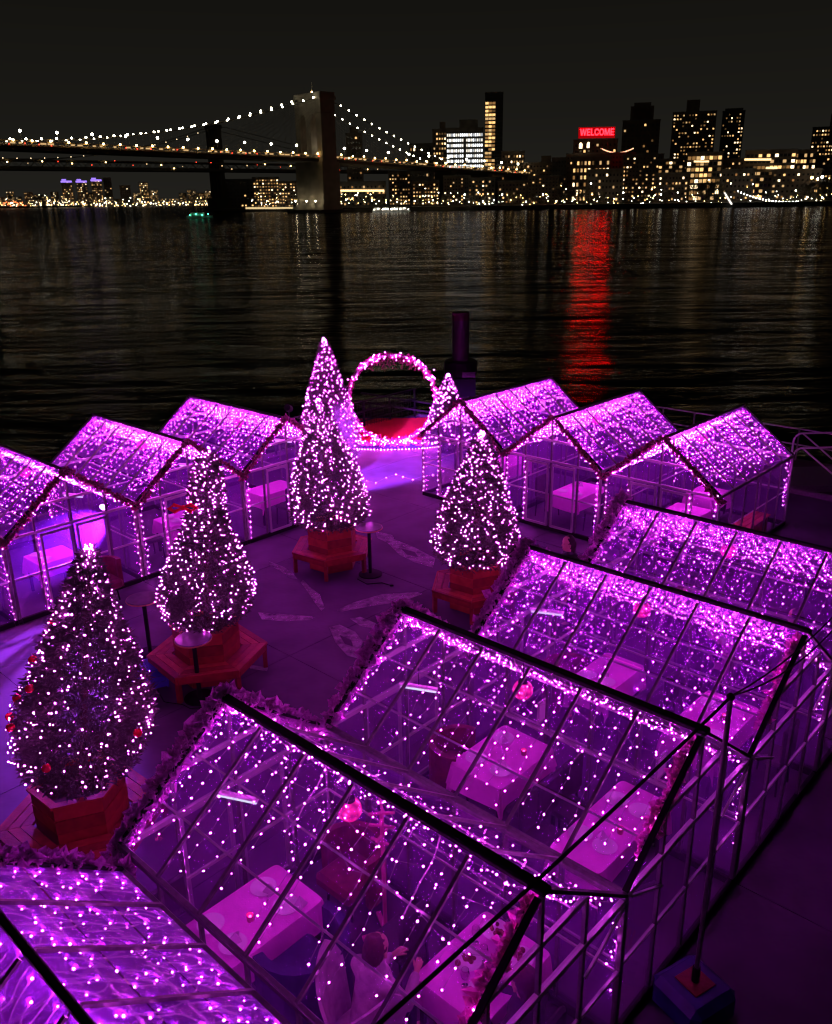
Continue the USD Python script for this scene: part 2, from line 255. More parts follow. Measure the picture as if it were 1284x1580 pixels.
# ------------------------------------------------------------------ glasshouses
HL, HW, HE, HR = 3.75, 1.25, 1.67, 2.61
SL = math.hypot(HW, HR - HE)
def house(name, label, roof_film, loc, rz, rw=.11):
    """Ridge along local x from 0 (plain end) to HL (front with the door); eaves at y = +-HW."""
    t = thing(name, label, 'greenhouse', loc, rz, 'clear gabled dining glasshouses on the deck')
    bays = 6; xs = np.linspace(0, HL, bays + 1)
    put('ridge_beam', cham((HL / 2, 0, HR + .028), (HL + .1, rw, .06), .014), M_black, t)
    for s in (-1, 1):
        e = np.array([0, s * HW, HE]); r = np.array([0, 0, HR]); d = (e - r) / SL; nrm = np.array([0, s * (HR - HE), HW]) / SL
        put('eave_beam', cham((HL / 2, s * (HW + .004), HE - .02), (HL + .05, .055, .06), .008), M_frame, t)
        put('base_rail', cham((HL / 2, s * HW, .05), (HL + .05, .06, .1), .008), M_black, t)
        for k, x in enumerate(xs):
            o = np.array([x, 0, 0]); w = .05 if k in (0, bays) else .03
            put('rafter', beam(o + r + d * .05 + nrm * .016, o + e + nrm * .016 - d * .0, w, .028, nrm), M_black if k in (0, bays) else M_frame, t)
            put('wall_post', box((x, s * HW, (HE - .05 + .1) / 2 + .0), (.034 if 0 < k < bays else .05, .034 if 0 < k < bays else .05, HE - .15)), M_frame, t)
        for q in (.36, .69):
            c = r + d * SL * q
            put('purlin', beam(c - nrm * .105, c - nrm * .105 + [HL, 0, 0], .02, .014, nrm), M_frame2, t)
        put('wall_rail', box((HL / 2, s * (HW - .024), .86), (HL - .05, .016, .024)), M_frame2, t)
        sp = np.array([0, .36, .69, 1.])
        for i in range(bays):
            x0, x1 = xs[i] + .012, xs[i + 1] - .012
            for j in range(3):
                a, b = r + d * (SL * sp[j] + .008), r + d * (SL * sp[j + 1] - .008)
                off = nrm * .001 * ((i * 7 + j * 3) % 5 - 2)
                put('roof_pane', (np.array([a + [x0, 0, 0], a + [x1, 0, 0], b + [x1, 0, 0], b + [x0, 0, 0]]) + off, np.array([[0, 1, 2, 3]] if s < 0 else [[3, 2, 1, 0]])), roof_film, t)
            for z0, z1 in ((.1, .85), (.87, HE - .05)):
                y = s * HW
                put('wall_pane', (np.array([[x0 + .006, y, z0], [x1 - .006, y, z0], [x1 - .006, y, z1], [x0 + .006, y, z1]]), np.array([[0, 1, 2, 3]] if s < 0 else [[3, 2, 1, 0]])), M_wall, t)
    for x, front in ((0, False), (HL, True)):
        g = Polygon([(-HW, .1), (HW, .1), (HW, HE), (0, HR - .02), (-HW, HE)])
        cols = np.array([-HW, -.62, 0, .62, HW]) if not front else np.array([-HW, -.72, -.02, .68, HW])
        rows = np.array([.1, .86, HE - .03, 3.])
        put('tie_beam', box((x, 0, HE - .03), (.045, 2 * HW - .08, .05)), M_frame2, t); put('collar_tie', box((x + .005, 0, 2.12), (.04, 2 * (HR - 2.12) * HW / (HR - HE) - .08, .045)), M_frame2, t)
        put('sill', cham((x, 0, .05), (.062, 2 * HW - .08, .098), .008), M_black, t)
        for c in cols[1:-1]:
            top = HR - abs(c) * (HR - HE) / HW - .04
            put('mullion', box((x + .003, c, (top + .1) / 2), (.036, .036, top - .1)), M_frame, t)
        for a, b in zip(cols[:-1], cols[1:]):
            put('gable_rail', box((x - .004, (a + b) / 2, .86), (.028, b - a - .05, .03)), M_frame2, t)
            for z0, z1 in zip(rows[:-1], rows[1:]):
                c = g.intersection(sbox(a + .012, z0 + .008, b - .012, z1 - .008))
                if c.is_empty: continue
                p = np.array(c.exterior.coords)[:-1]; k = len(p)
                put('gable_pane', (np.stack([np.full(k, x), p[:, 0], p[:, 1]], 1), np.array([[0, i, i + 1] for i in range(1, k - 1)])), M_wall, t)
        if front:
            for y in (-.69, .0):                       # the double door, its leaves 3 cm proud of the wall
                fr = [box((x + .045, y + .33, .13), (.03, .6, .05)), box((x + .045, y + .33, HE - .1), (.03, .6, .05)), box((x + .045, y + .05, .88), (.03, .04, 1.45)), box((x + .045, y + .61, .88), (.03, .04, 1.45))]
                put('door', join(fr), M_frame2, t)
            put('door_handle', cham((x + .075, -.09, .9), (.025, .02, .2), .006), M_steel, t)
        else:
            for s in (-1, 1):
                put('brace', beam((x - .03, s * .62, HE - .35), (x - .03, s * (HW - .06), HE - .06), .024, .024), M_frame2, t)
    return t

def fairy(label, bulbs, wires, loc=(0, 0, 0), rz=0., r=.0115, group=None):
    t = thing('fairy_lights', label, 'fairy lights', loc, rz, group)
    rr = .78 * r * RNG.uniform(.6, 1.35, len(bulbs))
    put('bulbs', balls(bulbs, rr), E_bulb, t, kind='stuff')
    put('wire', join([tube(w, .0020 if len(w) != 6 else .0075, 3) for w in wires]), (M_wire if len(wires[0]) != 6 else M_china) if group != 'fairy lights wound on the trees' else M_greenwire, t)
    return t

def house_lights(rng, dens=1., front=True):
    P, Wr = [], []
    for s in (-1, 1):
        d = np.array([0, s * HW, HE - HR]) / SL; nrm = np.array([0, -s * (HR - HE), -HW]) / SL; r = np.array([0, 0, HR])
        n = 17 if dens < 1.1 else 22
        for k in range(n):
            x = (k + .5) / n * HL + rng.uniform(-.04, .04); skew = rng.uniform(-.04, .04); ph = rng.uniform(0, .12)
            L = SL * (rng.uniform(.82, .97) if rng.random() > .18 else rng.uniform(.35, .6))
            a = np.arange(.06 + ph * .5, L, .135); a = a + rng.uniform(-.02, .02, len(a))
            if not len(a): continue
            sag = .07 + .04 * np.sin(a / L * PI) + rng.uniform(-.02, .02, len(a))
            p = r + d * a[:, None] + nrm * sag[:, None] + np.array([1., 0, 0]) * (x + skew * a + rng.uniform(-.02, .02, len(a)))[:, None]
            P.append(p); Wr.append(np.vstack([r + nrm * .03 + [x, 0, 0], p]))
        for q, st in ((.06, .19), (.2, .22), (.36, .24)):        # rows of net under the ridge and the first purlin
            x = np.arange(.08, HL - .05, st) + rng.uniform(-.03, .03); x = x + rng.uniform(-.035, .035, len(x))
            a = q * SL + rng.uniform(-.07, .07, len(x)); a = np.clip(a, .03, None)
            p = r + d * a[:, None] + nrm * rng.uniform(.05, .10, len(x))[:, None] + np.stack([x, 0 * x, 0 * x], 1); P.append(p)
            Wr.append(p)
    for x in ((HL + .04, HL - .05) if front else (HL - .05,)):   # along the front: rakes, posts and door
        for s in (-1, 1):
            k = np.linspace(.03, .97, 13)[:, None]; p = np.array([x, 0, HR - .1]) * (1 - k) + np.array([x, s * (HW - .04), HE - .06]) * k; P.append(p + rng.normal(0, .018, p.shape)); Wr.append(p)
        if x > HL:
            for y in (-HW + .05, -.70, .66, HW - .05):
                if rng.random() < .25: continue
                z = np.arange(.15, HE - .05, .125); p = np.stack([np.full(len(z), x + .02), np.full(len(z), y) + rng.normal(0, .012, len(z)), z], 1); P.append(p); Wr.append(p)
    for s in (-1, 1):                                            # back rakes and back corner posts
        k = np.linspace(.03, .97, 12)[:, None]; p = np.array([.06, 0, HR - .1]) * (1 - k) + np.array([.06, s * (HW - .05), HE - .06]) * k; P.append(p + rng.normal(0, .018, p.shape)); Wr.append(p)
        z = np.arange(.5 if s > 0 else .9, HE - .08, .1); p = np.stack([np.full(len(z), .06), np.full(len(z), s * (HW - .06)), z], 1) + rng.normal(0, .02, (len(z), 3)); P.append(p); Wr.append(p)
    return np.vstack(P), Wr

def rippled_lights(rng):
    """Loose rows of bulbs and long curled tails of wire pressed against the film."""
    P, Wr = [], []
    for s in (-1, 1):
        d = np.array([0, s * HW, HE - HR]) / SL; nrm = np.array([0, -s * (HR - HE), -HW]) / SL; r = np.array([0, 0, HR])
        for k in range(38):
            x = .07 + k * .098 + rng.uniform(-.03, .03)
            for a in np.arange(.08, SL - .05, .2) + rng.uniform(-.06, .06):
                a = np.clip(a + rng.uniform(-.05, .05), .03, SL - .04); p = r + d * a + nrm * .022 + [x + rng.uniform(-.04, .04), 0, 0]
                if rng.random() < .85: P.append(p[None])
                if rng.random() < .97:
                    L = rng.uniform(.12, .34); q = np.linspace(0, 1, 6)[:, None]; bend = rng.uniform(.0, .14) * rng.choice([-1, 1], p=[.8, .2])
                    Wr.append(p + d * min(L, SL - a - .01) * q + np.array([1., 0, 0]) * bend * q ** 3 - nrm * .008 * q)
    return np.vstack(P), Wr
def sprays(c, axis_pts, n, size, rng, rad, lift=0.):
    """Leaf clumps (two crossed tapered blades each) scattered round a path."""
    p = np.asarray(axis_pts, float); t = rng.uniform(0, len(p) - 1.001, n); i = t.astype(int); fr = (t - i)[:, None]
    ctr = p[i] * (1 - fr) + p[i + 1] * fr + rng.normal(0, rad, (n, 3))
    d = rng.normal(0, 1, (n, 3)); d[:, 2] += lift; d /= np.linalg.norm(d, axis=1, keepdims=True)
    return blades(ctr, d, size * rng.uniform(.6, 1.3, n), rng)
def ruffles(axis_pts, n, size, rng, rad):
    """Broad curled petals packed round a path."""
    p = np.asarray(axis_pts, float); t = rng.uniform(0, len(p) - 1.001, n); i = t.astype(int); fr = (t - i)[:, None]
    o = rng.normal(0, 1, (n, 3)); o /= np.linalg.norm(o, axis=1, keepdims=True)
    return blades(p[i] * (1 - fr) + p[i + 1] * fr + o * rad * rng.uniform(.5, 1.1, (n, 1)), o * .8 + rng.normal(0, .35, (n, 3)), size * rng.uniform(.6, 1.25, n), rng, .95)
def blades(ctr, d, L, rng, wid=.42):
    n = len(ctr); q = rng.normal(0, 1, (n, 3)); a = np.cross(d, q); a /= np.linalg.norm(a, axis=1, keepdims=True) + 1e-9; b = np.cross(d, a)
    L = np.broadcast_to(L, (n,))[:, None]; v = []
    for s in (a, b):
        w = wid * .5 * L * s; mid = ctr + d * L * .45
        v += [ctr, mid + w, ctr + d * L, mid - w]
    v = np.stack(v, 1).reshape(-1, 3); k = np.arange(n)[:, None, None] * 8
    f = (np.array([[0, 1, 2, 3], [4, 5, 6, 7]])[None] + k).reshape(-1, 4)
    return v, f

G_V = [4.09 + 2.55 * i for i in range(4)]
HOUSES = {}     # key -> (origin of the plain end, rotation, descriptor)
U_ANG = A_V + 90
def add_house(key, o, rz, label): HOUSES[key] = (np.array(o), rz, label)
add_house('G1', W(2.66, G_V[0]), U_ANG, 'nearest whole glasshouse at the bottom centre, with a thick black ridge')
for i, wd in ((1, 'second glasshouse of the right row, directly behind the nearest one'), (2, 'third glasshouse of the right row, behind the umbrella pole'), (3, 'fourth glasshouse of the right row, cut by the right picture edge')):
    add_house(f'G{i+1}', W(2.68, G_V[i]), U_ANG, wd)
for i, wd in ((0, 'left-hand glasshouse farthest back beside the water, next to the tall lit tree'), (1, 'middle glasshouse of the left row, its ridge pointing at the slender tree'), (2, 'left glasshouse with the bright violet lamp inside its front'), (3, 'glasshouse on the far left edge, only its front wall in view')):
    add_house(f'L{i+1}', W(18.75, 11.85 - 2.57 * i), U_ANG + 180, wd)
for i, wd in ((0, 'back glasshouse nearest the lit ring, its front corner beside the small tree'), (1, 'middle glasshouse of the back row, with a long white table'), (2, 'right-hand glasshouse of the back row, next to the gangway handrail')):
    add_house(f'B{i+1}', W(13.04 - 2.64 * i, 19.38), A_V + 180, wd)
first = {}
for key, (o, rz, label) in HOUSES.items():
    kind = key in ('G1', 'G2')
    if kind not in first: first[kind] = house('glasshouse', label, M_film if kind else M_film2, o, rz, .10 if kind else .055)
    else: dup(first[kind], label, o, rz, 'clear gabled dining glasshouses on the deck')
G0o, G0l = W(2.36, 1.42), 'glasshouse at the bottom left corner with a rippled streaky roof'
house('glasshouse', G0l, M_wavy, G0o, U_ANG, .06); HOUSES['G0'] = (G0o, U_ANG, G0l)
SHORT = {'G0': 'rippled-roofed glasshouse at bottom left', 'G1': 'nearest glasshouse with the thick black ridge', 'G2': 'second glasshouse of the right row', 'G3': 'third glasshouse of the right row', 'G4': 'fourth glasshouse of the right row',
         'L1': 'farthest left-hand glasshouse by the tall tree', 'L2': 'middle glasshouse of the left row', 'L3': 'left glasshouse with the violet lamp', 'L4': 'glasshouse cut by the far left edge', 'B1': 'back glasshouse beside the lit ring', 'B2': 'middle glasshouse of the back row', 'B3': 'back glasshouse next to the gangway'}
for key, (o, rz, label) in HOUSES.items():
    rng = np.random.default_rng(100 + sum(map(ord, key)))
    near = key[0] == 'G'
    P, Wr = house_lights(rng, 1.0 if key in ('G1', 'G2') else 1.3, front=True) if key != 'G0' else rippled_lights(rng)
    fairy(f'pink fairy lights in the {SHORT[key]}', P, Wr, o, rz, .0108 if key == 'G0' else .0088 if key == 'G1' else .0086 if near else .0108, 'fairy lights strung in the glasshouses')
    # ruffled garland over the front rakes
    a = math.radians(rz); pts = np.array([[HL + .05, -HW - .08, HE - .12], [HL + .05, -.6, 2.18], [HL + .05, 0, HR + .05], [HL + .05, .6, 2.18], [HL + .05, HW + .08, HE - .12]])
    g = thing('garland', f'ruffled petal garland round the front gable of the {SHORT[key]}', 'garland', o, rz, 'garlands on the glasshouse gables')
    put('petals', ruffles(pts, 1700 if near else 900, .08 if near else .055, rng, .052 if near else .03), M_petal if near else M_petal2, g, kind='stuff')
    put('stem', tube(pts, .018, 5), M_bark, g)
    # pink globe lamp hanging under the ridge
    gl = thing('globe_lamp', f'glowing pink globe hanging in the {SHORT[key]}', 'hanging lamp', (xf(([[HL / 2 + .12, 0, 0]], None), o, rz)[0][0]), rz, 'pink globe lamps in the glasshouses')
    put('globe', sphere((0, 0, 2.25), .108, 3), E_globe, gl, smooth=True)
    put('cap', lathe([[.0, 2.375], [.05, 2.37], [.055, 2.345], [.03, 2.34]], 14), M_black, gl)
    put('cord', tube([[0, 0, 2.37], [0, 0, HR]], .006, 5), M_black, gl)
    if key in ('G1', 'G2', 'G3', 'G4'):               # pink garland inside the plain end
        pe = np.array([[.07, HW - .35, HE + .15], [.07, .04, HR - .1]])
        g = thing('garland', f'pink petal garland inside the plain end of the {SHORT[key]}', 'garland', o, rz, 'pink garlands inside the near gables')
        put('petals', ruffles(pe, 420, .06, rng, .03), M_petal3, g, kind='stuff')
        put('stem', tube(pe, .012, 5), M_bark, g)

# ------------------------------------------------------------------ decorated trees in hexagonal planters
def hexa(r, z, rot=0.): g = np.radians(np.arange(6) * 60 + rot); return np.stack([r * np.cos(g), r * np.sin(g), np.full(6, z)], 1)
def planter(c, rot, label, R1=.95, r0=.52, hb=.45, ht=.92):
    t = thing('planter_bench', label, 'planter bench', (*c, 0), rot, 'hexagonal red planters with benches')
    for k in range(6):
        a0, a1 = np.radians(60 * k), np.radians(60 * (k + 1)); d0, d1 = np.array([math.cos(a0), math.sin(a0), 0]), np.array([math.cos(a1), math.sin(a1), 0])
        for j, (ra, rb) in enumerate(((.56, .685), (.695, .82), (.83, R1))):         # bench boards, three to a side
            q = np.array([d0 * ra, d0 * rb, d1 * rb, d1 * ra]); q += (np.array([q.mean(0)]) - q) * .006; q[:, 2] = 0
            put('bench_board', prism(q[:, :2], hb - .035, hb + .001 * j), (M_wood, M_wood2, M_wood3)[(k + j) % 3], t)
        for j in range(5):                                                          # wall planks of the box
            z0 = .02 + j * .178; s = 1.0 if j % 2 else .992
            q = np.array([d0 * (r0 - .035), d0 * r0, d1 * r0, d1 * (r0 - .035)]) * s
            put('box_plank', prism(q[:, :2], z0, z0 + .170), (M_wood2, M_wood, M_wood3)[(k * 2 + j) % 3], t)
        q = np.array([d0 * (r0 - .07), d0 * (r0 + .03), d1 * (r0 + .03), d1 * (r0 - .07)])
        put('box_rim', prism(q[:, :2], ht - .008, ht + .02), M_raw if k in (0, 1) else M_wood2, t)
        put('bench_leg', beam(d0 * (R1 - .06), d0 * (R1 - .06) + [0, 0, hb - .04], .07, .07, d0), M_wood3, t)
        put('bench_apron', beam(d0 * (R1 - .03) + [0, 0, hb - .085], d1 * (R1 - .03) + [0, 0, hb - .085], .03, .09), M_wood, t)
    put('soil', prism(hexa(r0 - .04, 0)[:, :2], ht - .12, ht - .07), M_bark, t)
    return t
def crown_r(s, rmax, slim):
    """Radius along the crown, s = 0 at its foot and 1 at its tip."""
    if slim > 1: return rmax * np.interp(s, [0, .06, .18, .30, .42, .53, .64, .8, .92, 1], [.64, .90, 1, .93, .72, .50, .40, .33, .21, .04])
    if slim > .25: return rmax * np.interp(s, [0, .06, .16, .30, .5, .68, .8, .9, 1], [.66, .86, .98, 1, .76, .47, .30, .17, .03])
    return rmax * np.interp(s, [0, .07, .16, .35, .55, .75, .9, 1], [.80, .96, 1, .86, .64, .38, .18, .03])
def tree(c, z0, z1, rmax, seed, label, short, slim=0., lights=560, br=.0135, lean=0., needles=None, r_dense=1.):
    needles = needles or M_needle
    rng = np.random.default_rng(seed); H = z1 - z0
    t = thing('conifer_tree', label, 'tree', (*c, 0), 0, 'lit conifers in the courtyard')
    put('trunk', tube([[0, 0, z0 - .12], [lean * H * .5, 0, z0 + H * .5], [lean * H, .01, z1 - .1]], [.05, .035, .008], 8), M_bark, t)
    lim = []
    for k in range(46):
        s = rng.uniform(.02, .85); a = rng.uniform(0, 2 * PI); r = crown_r(s, rmax, slim) * .8
        lx = lean * s * H; lim.append(tube([[lx, 0, z0 + s * H], [lx + math.cos(a) * r * .6, math.sin(a) * r * .6, z0 + s * H + .04], [lx + math.cos(a) * r, math.sin(a) * r, z0 + s * H + .1]], [.014, .009, .003], 4))
    put('limbs', join(lim), M_bark, t, kind='stuff')
    n = int(26000 * r_dense); s = rng.beta(1.0, 1.35, n) * .965; a = rng.uniform(0, 2 * PI, n)
    lump = .90 + .18 * meshkit.noise(np.stack([np.cos(a) * 2.2, np.sin(a) * 2.2, s * 9], 1) + seed)
    rr = crown_r(s, rmax, slim) * lump * np.sqrt(rng.uniform(.2, 1.0, n)); out = np.stack([np.cos(a), np.sin(a), 0 * a], 1)
    ctr = out * rr[:, None]; ctr[:, 2] = z0 + s * H; ctr[:, 0] += lean * s * H
    d = out + rng.normal(0, .5, (n, 3)); d[:, 2] += .35; d /= np.linalg.norm(d, axis=1, keepdims=True)
    put('crown', blades(ctr, d, rng.uniform(.045, .105, n) * (.65 + .35 * rmax / .8), rng, .2), needles, t, kind='stuff')
    # strings hang down the crown in strands, unevenly spaced
    P, Wr = [], []; m = 32
    for k in range(m):
        a = (k + rng.uniform(-.6, .6)) / m * 2 * PI; top = rng.uniform(.84, .99) if k % 2 else rng.uniform(.45, .8)
        st = np.abs(rng.normal(.145, .06, 60)) / H * 560 / lights; ss = rng.uniform(0, .09) + np.cumsum(st); ss = ss[ss < top]
        if len(ss) < 3: continue
        aa = a + .2 * np.sin(ss * rng.uniform(6, 18) + k) + rng.normal(0, .06, len(ss)); r = crown_r(np.clip(ss, 0, 1), rmax, slim) * (.9 + .16 * rng.random(len(ss))) + .02
        p = np.stack([np.cos(aa) * r + lean * ss * H, np.sin(aa) * r, z0 + ss * H], 1); P.append(p); Wr.append(p)
    k = int(lights * .28); ss = np.concatenate([1 - .32 * rng.random(k * 6 // 10) ** 1.3, rng.uniform(0, .9, k - k * 6 // 10)]); aa = rng.uniform(0, 2 * PI, k); r = crown_r(ss, rmax, slim) * rng.uniform(.8, 1.08, k)
    P.append(np.stack([np.cos(aa) * r + lean * ss * H, np.sin(aa) * r, z0 + ss * H], 1))
    P = np.vstack(P)
    fairy('pink fairy lights on the ' + short, P, Wr, (*c, 0), 0, br, 'fairy lights wound on the trees')
    return t
TREES = [((-3.90, 8.40), 1.06, 3.88, .75, 11, 'nearest lit conifer at the left, with a dark front and red baubles', 'nearest conifer at the left', .35, 540, .0112, .17),
         ((-3.36, 12.35), .95, 3.80, .73, 12, 'slender lit conifer left of centre behind the round-topped table', 'slender conifer left of centre', 1.3, 720, .0110, .10),
         ((-1.75, 16.72), .95, 3.55, .82, 13, 'lit conifer in the middle of the courtyard, before the tall one', 'conifer in the middle of the courtyard', .2, 720, .0122, -.05),
         ((1.06, 14.75), .92, 3.35, .80, 14, 'lit conifer beside the right-hand row of glasshouses', 'conifer beside the right-hand row', .2, 740, .0120, .05),
         ((-2.36, 23.2), .30, 3.75, .86, 15, 'tall violet-lit conifer left of the ring arch', 'tall conifer left of the ring', .0, 460, .0145, 0., M_needle_lit),
         ((1.0, 25.2), .20, 2.36, .68, 16, 'smallest lit conifer, between the ring arch and the back glasshouse', 'smallest conifer by the ring', .0, 340, .0235, 0.)]
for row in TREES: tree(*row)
PL = [((-3.98, 8.42), 20, 'red hexagonal planter bench nearest the camera, its rim of raw yellow wood', .97), ((-3.38, 12.35), 12, 'red hexagonal planter bench under the slender tree', .95), ((-1.75, 16.72), 25, 'red hexagonal planter bench in the middle of the courtyard', .88), ((1.08, 14.75), 22, 'red hexagonal planter bench against the right-hand glasshouses', .88)]
for c, rot, lb, r1 in PL: planter(c, rot, lb, r1)
for c, lb in (((-2.36, 23.2), 'low dark tub under the tall tree by the ring'), ((1.0, 25.2), 'low dark tub under the smallest tree by the ring')):
    t = thing('tree_tub', lb, 'tub', (*c, 0)); put('tub', lathe([[0, 0], [.26, 0], [.32, .3], [.29, .3], [.27, .24], [0, .24]], 18), M_black, t); put('tub_rim', lathe([[.325, .28], [.34, .3], [.325, .32], [.30, .31]], 18), M_frame, t)
# red baubles on the nearest tree
for k, (a, s) in enumerate(((200, .42), (190, .55), (215, .34), (184, .30), (225, .5), (178, .68), (330, .3), (262, .25))):
    r = crown_r(s, .8, .3) * 1.03; a = math.radians(a); p = np.array([-3.90 + .17 * s * 2.93 + r * math.cos(a), 8.40 + r * math.sin(a), .95 + s * 2.93])
    lb = ['lowest but two', 'upper left', 'lower left', 'lowest left', 'front left middle', 'topmost', 'lower right', 'lowest front'][k]
    b = thing('bauble', f'shiny red bauble on the nearest conifer, the {lb} one', 'bauble', p, 0, 'red baubles on the nearest tree'); put('ball', sphere((0, 0, 0), .048, 2), mat(f'red_bauble_{k}', (.6, .015, .03), .15), b, smooth=True); put('hook', tube([[0, 0, .045], [0, 0, .075]], .006, 5), M_steel, b)
# red bow on the slender tree
bw = thing('bow', 'red ribbon bow tied round the neck of the slender conifer', 'ribbon bow', (-3.42, 12.12, 2.98))
for s in (-1, 1):
    put('loop', xf(join([tube([[0, 0, 0], [s * .12, -.05, .06], [s * .2, -.04, 0], [s * .12, -.05, -.05], [0, 0, 0]], [.012, .03, .035, .03, .012], 6)]), (0, -.1, 0)), M_carpet, bw)
put('knot', sphere((0, -.12, 0), .04, 1), M_carpet, bw)

# ------------------------------------------------------------------ the lit ring and its stage
rc = np.array([-.66, 25.85, 1.50]); RR = 1.32
t = thing('stage', 'low curved stage with a red carpet under the lit ring', 'stage', (rc[0], rc[1], 0))
g = np.radians(np.linspace(180, 360, 25)); bodyp = np.vstack([np.stack([1.5 * np.cos(g), .42 * np.sin(g) + .06], 1), [[1.3, 3.0], [-1.3, 3.0]]])
put('platform', prism(bodyp, .0, .2), M_bluefab, t)
put('carpet', prism(bodyp * .95, .202, .212), M_carpet, t)
ap = np.stack([1.5 * np.cos(g), .42 * np.sin(g) + .04, np.full(25, .2)], 1)
put('petal_trim', sprays(None, ap, 420, .11, np.random.default_rng(5), .03), M_pink, t, kind='stuff')
t = thing('ring_arch', 'round flower-covered arch glowing pink at the end of the courtyard', 'arch', (rc[0], rc[1], 0))
g = np.linspace(0, 2 * PI, 73); ring = np.stack([RR * np.cos(g), 0 * g, rc[2] + RR * np.sin(g)], 1)
put('hoop', tube(ring, .035, 8, True), M_white, t)
rng = np.random.default_rng(44)
put('flowers', ruffles(ring, 1500, .07, rng, .06), M_petal4, t, kind='stuff')
hang = [np.array([[x, 0, rc[2] + math.sqrt(RR * RR - x * x) - .02], [x + .02, -.03, rc[2] + math.sqrt(RR * RR - x * x) - L]]) for x, L in zip(np.linspace(-.62, .95, 13), rng.uniform(.15, .42, 13))]
put('hanging_flowers', join([sprays(None, h, 26, .09, rng, .025) for h in hang]), M_red, t, kind='stuff')
for s in (-1, 1): put('foot', box((s * .5, 0, .15), (.08, .5, .24)), M_white, t)
gg = rng.uniform(0, 2 * PI, 230); pb = np.stack([RR * np.cos(gg), 0 * gg, rc[2] + RR * np.sin(gg)], 1) + rng.normal(0, .06, (230, 3)) - [0, .05, 0]
pb2 = np.stack([1.5 * np.cos(k := np.radians(rng.uniform(180, 360, 130))), .42 * np.sin(k) + .04, rng.choice([.2, .23, .26], 130)], 1) + rng.normal(0, .03, (130, 3))
k = np.radians(np.linspace(183, 357, 44)); pb3 = np.stack([1.54 * np.cos(k), .46 * np.sin(k) + .03, np.full(44, .03)], 1)
pb = pb[pb[:, 2] > .1]
fairy('dense pink fairy lights round the flower ring and its stage edge', np.vstack([pb, pb2, pb3]), [ring + [0, -.05, 0], ap], (rc[0], rc[1], 0), 0, .020)
# loose string of lights lying over the floor before the ring
path = np.array([on(x, y) for x, y in ((553, 748), (566, 743), (580, 746), (596, 738), (611, 733), (622, 737), (637, 741), (652, 736), (668, 734), (684, 728))]); path[:, 2] = .02
fairy('loose string of pink fairy lights lying on the violet floor before the ring', path, [path], r=.013)

# ------------------------------------------------------------------ furniture
def rect_table(u0, u1, v0, v1, label, drop=.3):
    c = W((u0 + u1) / 2, (v0 + v1) / 2); a, b = u1 - u0, v1 - v0
    t = thing('dining_table', f'rectangular dining table in {label}', 'table', c, A_V, 'dining tables in the glasshouses')   # local x = V, local y = U
    put('tabletop', cham((0, 0, .725), (b - .02, a - .02, .03), .006), M_wood3, t)
    for sx in (-1, 1):
        for sy in (-1, 1): put('leg', box((sx * (b / 2 - .06), sy * (a / 2 - .06), .355), (.045, .045, .71)), M_black, t)
    rng = np.random.default_rng(int(u0 * 100 + v0 * 10)); n = 64; g = np.linspace(0, 2 * PI, n, endpoint=False)
    e = np.sign(np.cos(g)) * np.abs(np.cos(g)) ** .12, np.sign(np.sin(g)) * np.abs(np.sin(g)) ** .12
    rings = []
    corner = np.abs(np.sin(2 * g)) ** 6
    for q, zz in ((0, .747), (.92, .747), (1.0, .744), (1.02, .72), (1.03, .6), (1.05, .747 - drop)):
        wob = (zz < .7) * (.030 * np.sin(g * 11 + u0) + .020 * np.sin(g * 17 + v0)) * (.75 - zz) / .3
        dz = -(zz < .5) * corner * .16
        rings.append(np.stack([e[0] * (b / 2 * q + wob), e[1] * (a / 2 * q + wob), zz + dz + 0 * g], 1))
    v = np.vstack(rings); f = np.array([[i * n + j, i * n + (j + 1) % n, (i + 1) * n + (j + 1) % n, (i + 1) * n + j] for i in range(5) for j in range(n)])
    cl = thing('tablecloth', f'cloth tinted with violet light over the table in {label}', 'tablecloth', c, A_V, 'tablecloths tinted with violet light'); put('cloth', (v, f), M_cloth, cl, smooth=35)
    return c
def chair_proto():
    t = thing('chair', 'dark upholstered chair at the head of the left table in the nearest glasshouse', 'chair', (0, 0, 0), 0, 'dark chairs in the glasshouses')
    put('seat', cham((0, 0, .45), (.44, .44, .07), .025), M_chair, t); put('backrest', cham((-.21, 0, .73), (.06, .43, .48), .025), M_chair, t)
    for sx in (-1, 1):
        for sy in (-1, 1): put('leg', tube([[sx * .18, sy * .18, .42], [sx * .2, sy * .2, 0]], [.018, .013], 6), M_black, t)
    return t
chair0, chair_used = chair_proto(), [False]
def chair(u, v, face, label):           # face: world angle the sitter looks along
    loc = W(u, v); lb = f'dark upholstered chair {label}'
    if not chair_used[0]:
        chair_used[0] = True; o = chair0.GetOrderedXformOps(); o[0].Set(Gf.Vec3d(*map(float, loc))); o[1].Set(float(face)); tag(chair0, lb)
    else: dup(chair0, lb, loc, face)
plate0 = None
def plate(u, v, z, label, food=False):
    global plate0
    if food or plate0 is None:
        t = thing('plate', label, 'plate', W(u, v, z), 0, 'plates on the tables')
        put('dish', lathe([[0, .004], [.075, .004], [.085, .01], [.13, .02], [.132, .024], [.09, .018], [.07, .011], [0, .011]], 22), M_china, t, smooth=40)
        if food:
            rng = np.random.default_rng(int(u * 100)); put('food', join([sphere((rng.normal(0, .03), rng.normal(0, .03), .022 + rng.uniform(0, .012)), rng.uniform(.018, .034), 1) for _ in range(9)]), M_food, t)
        elif plate0 is None: plate0 = t
    else: dup(plate0, label, W(u, v, z), 0, 'plates on the tables')
glass0 = None
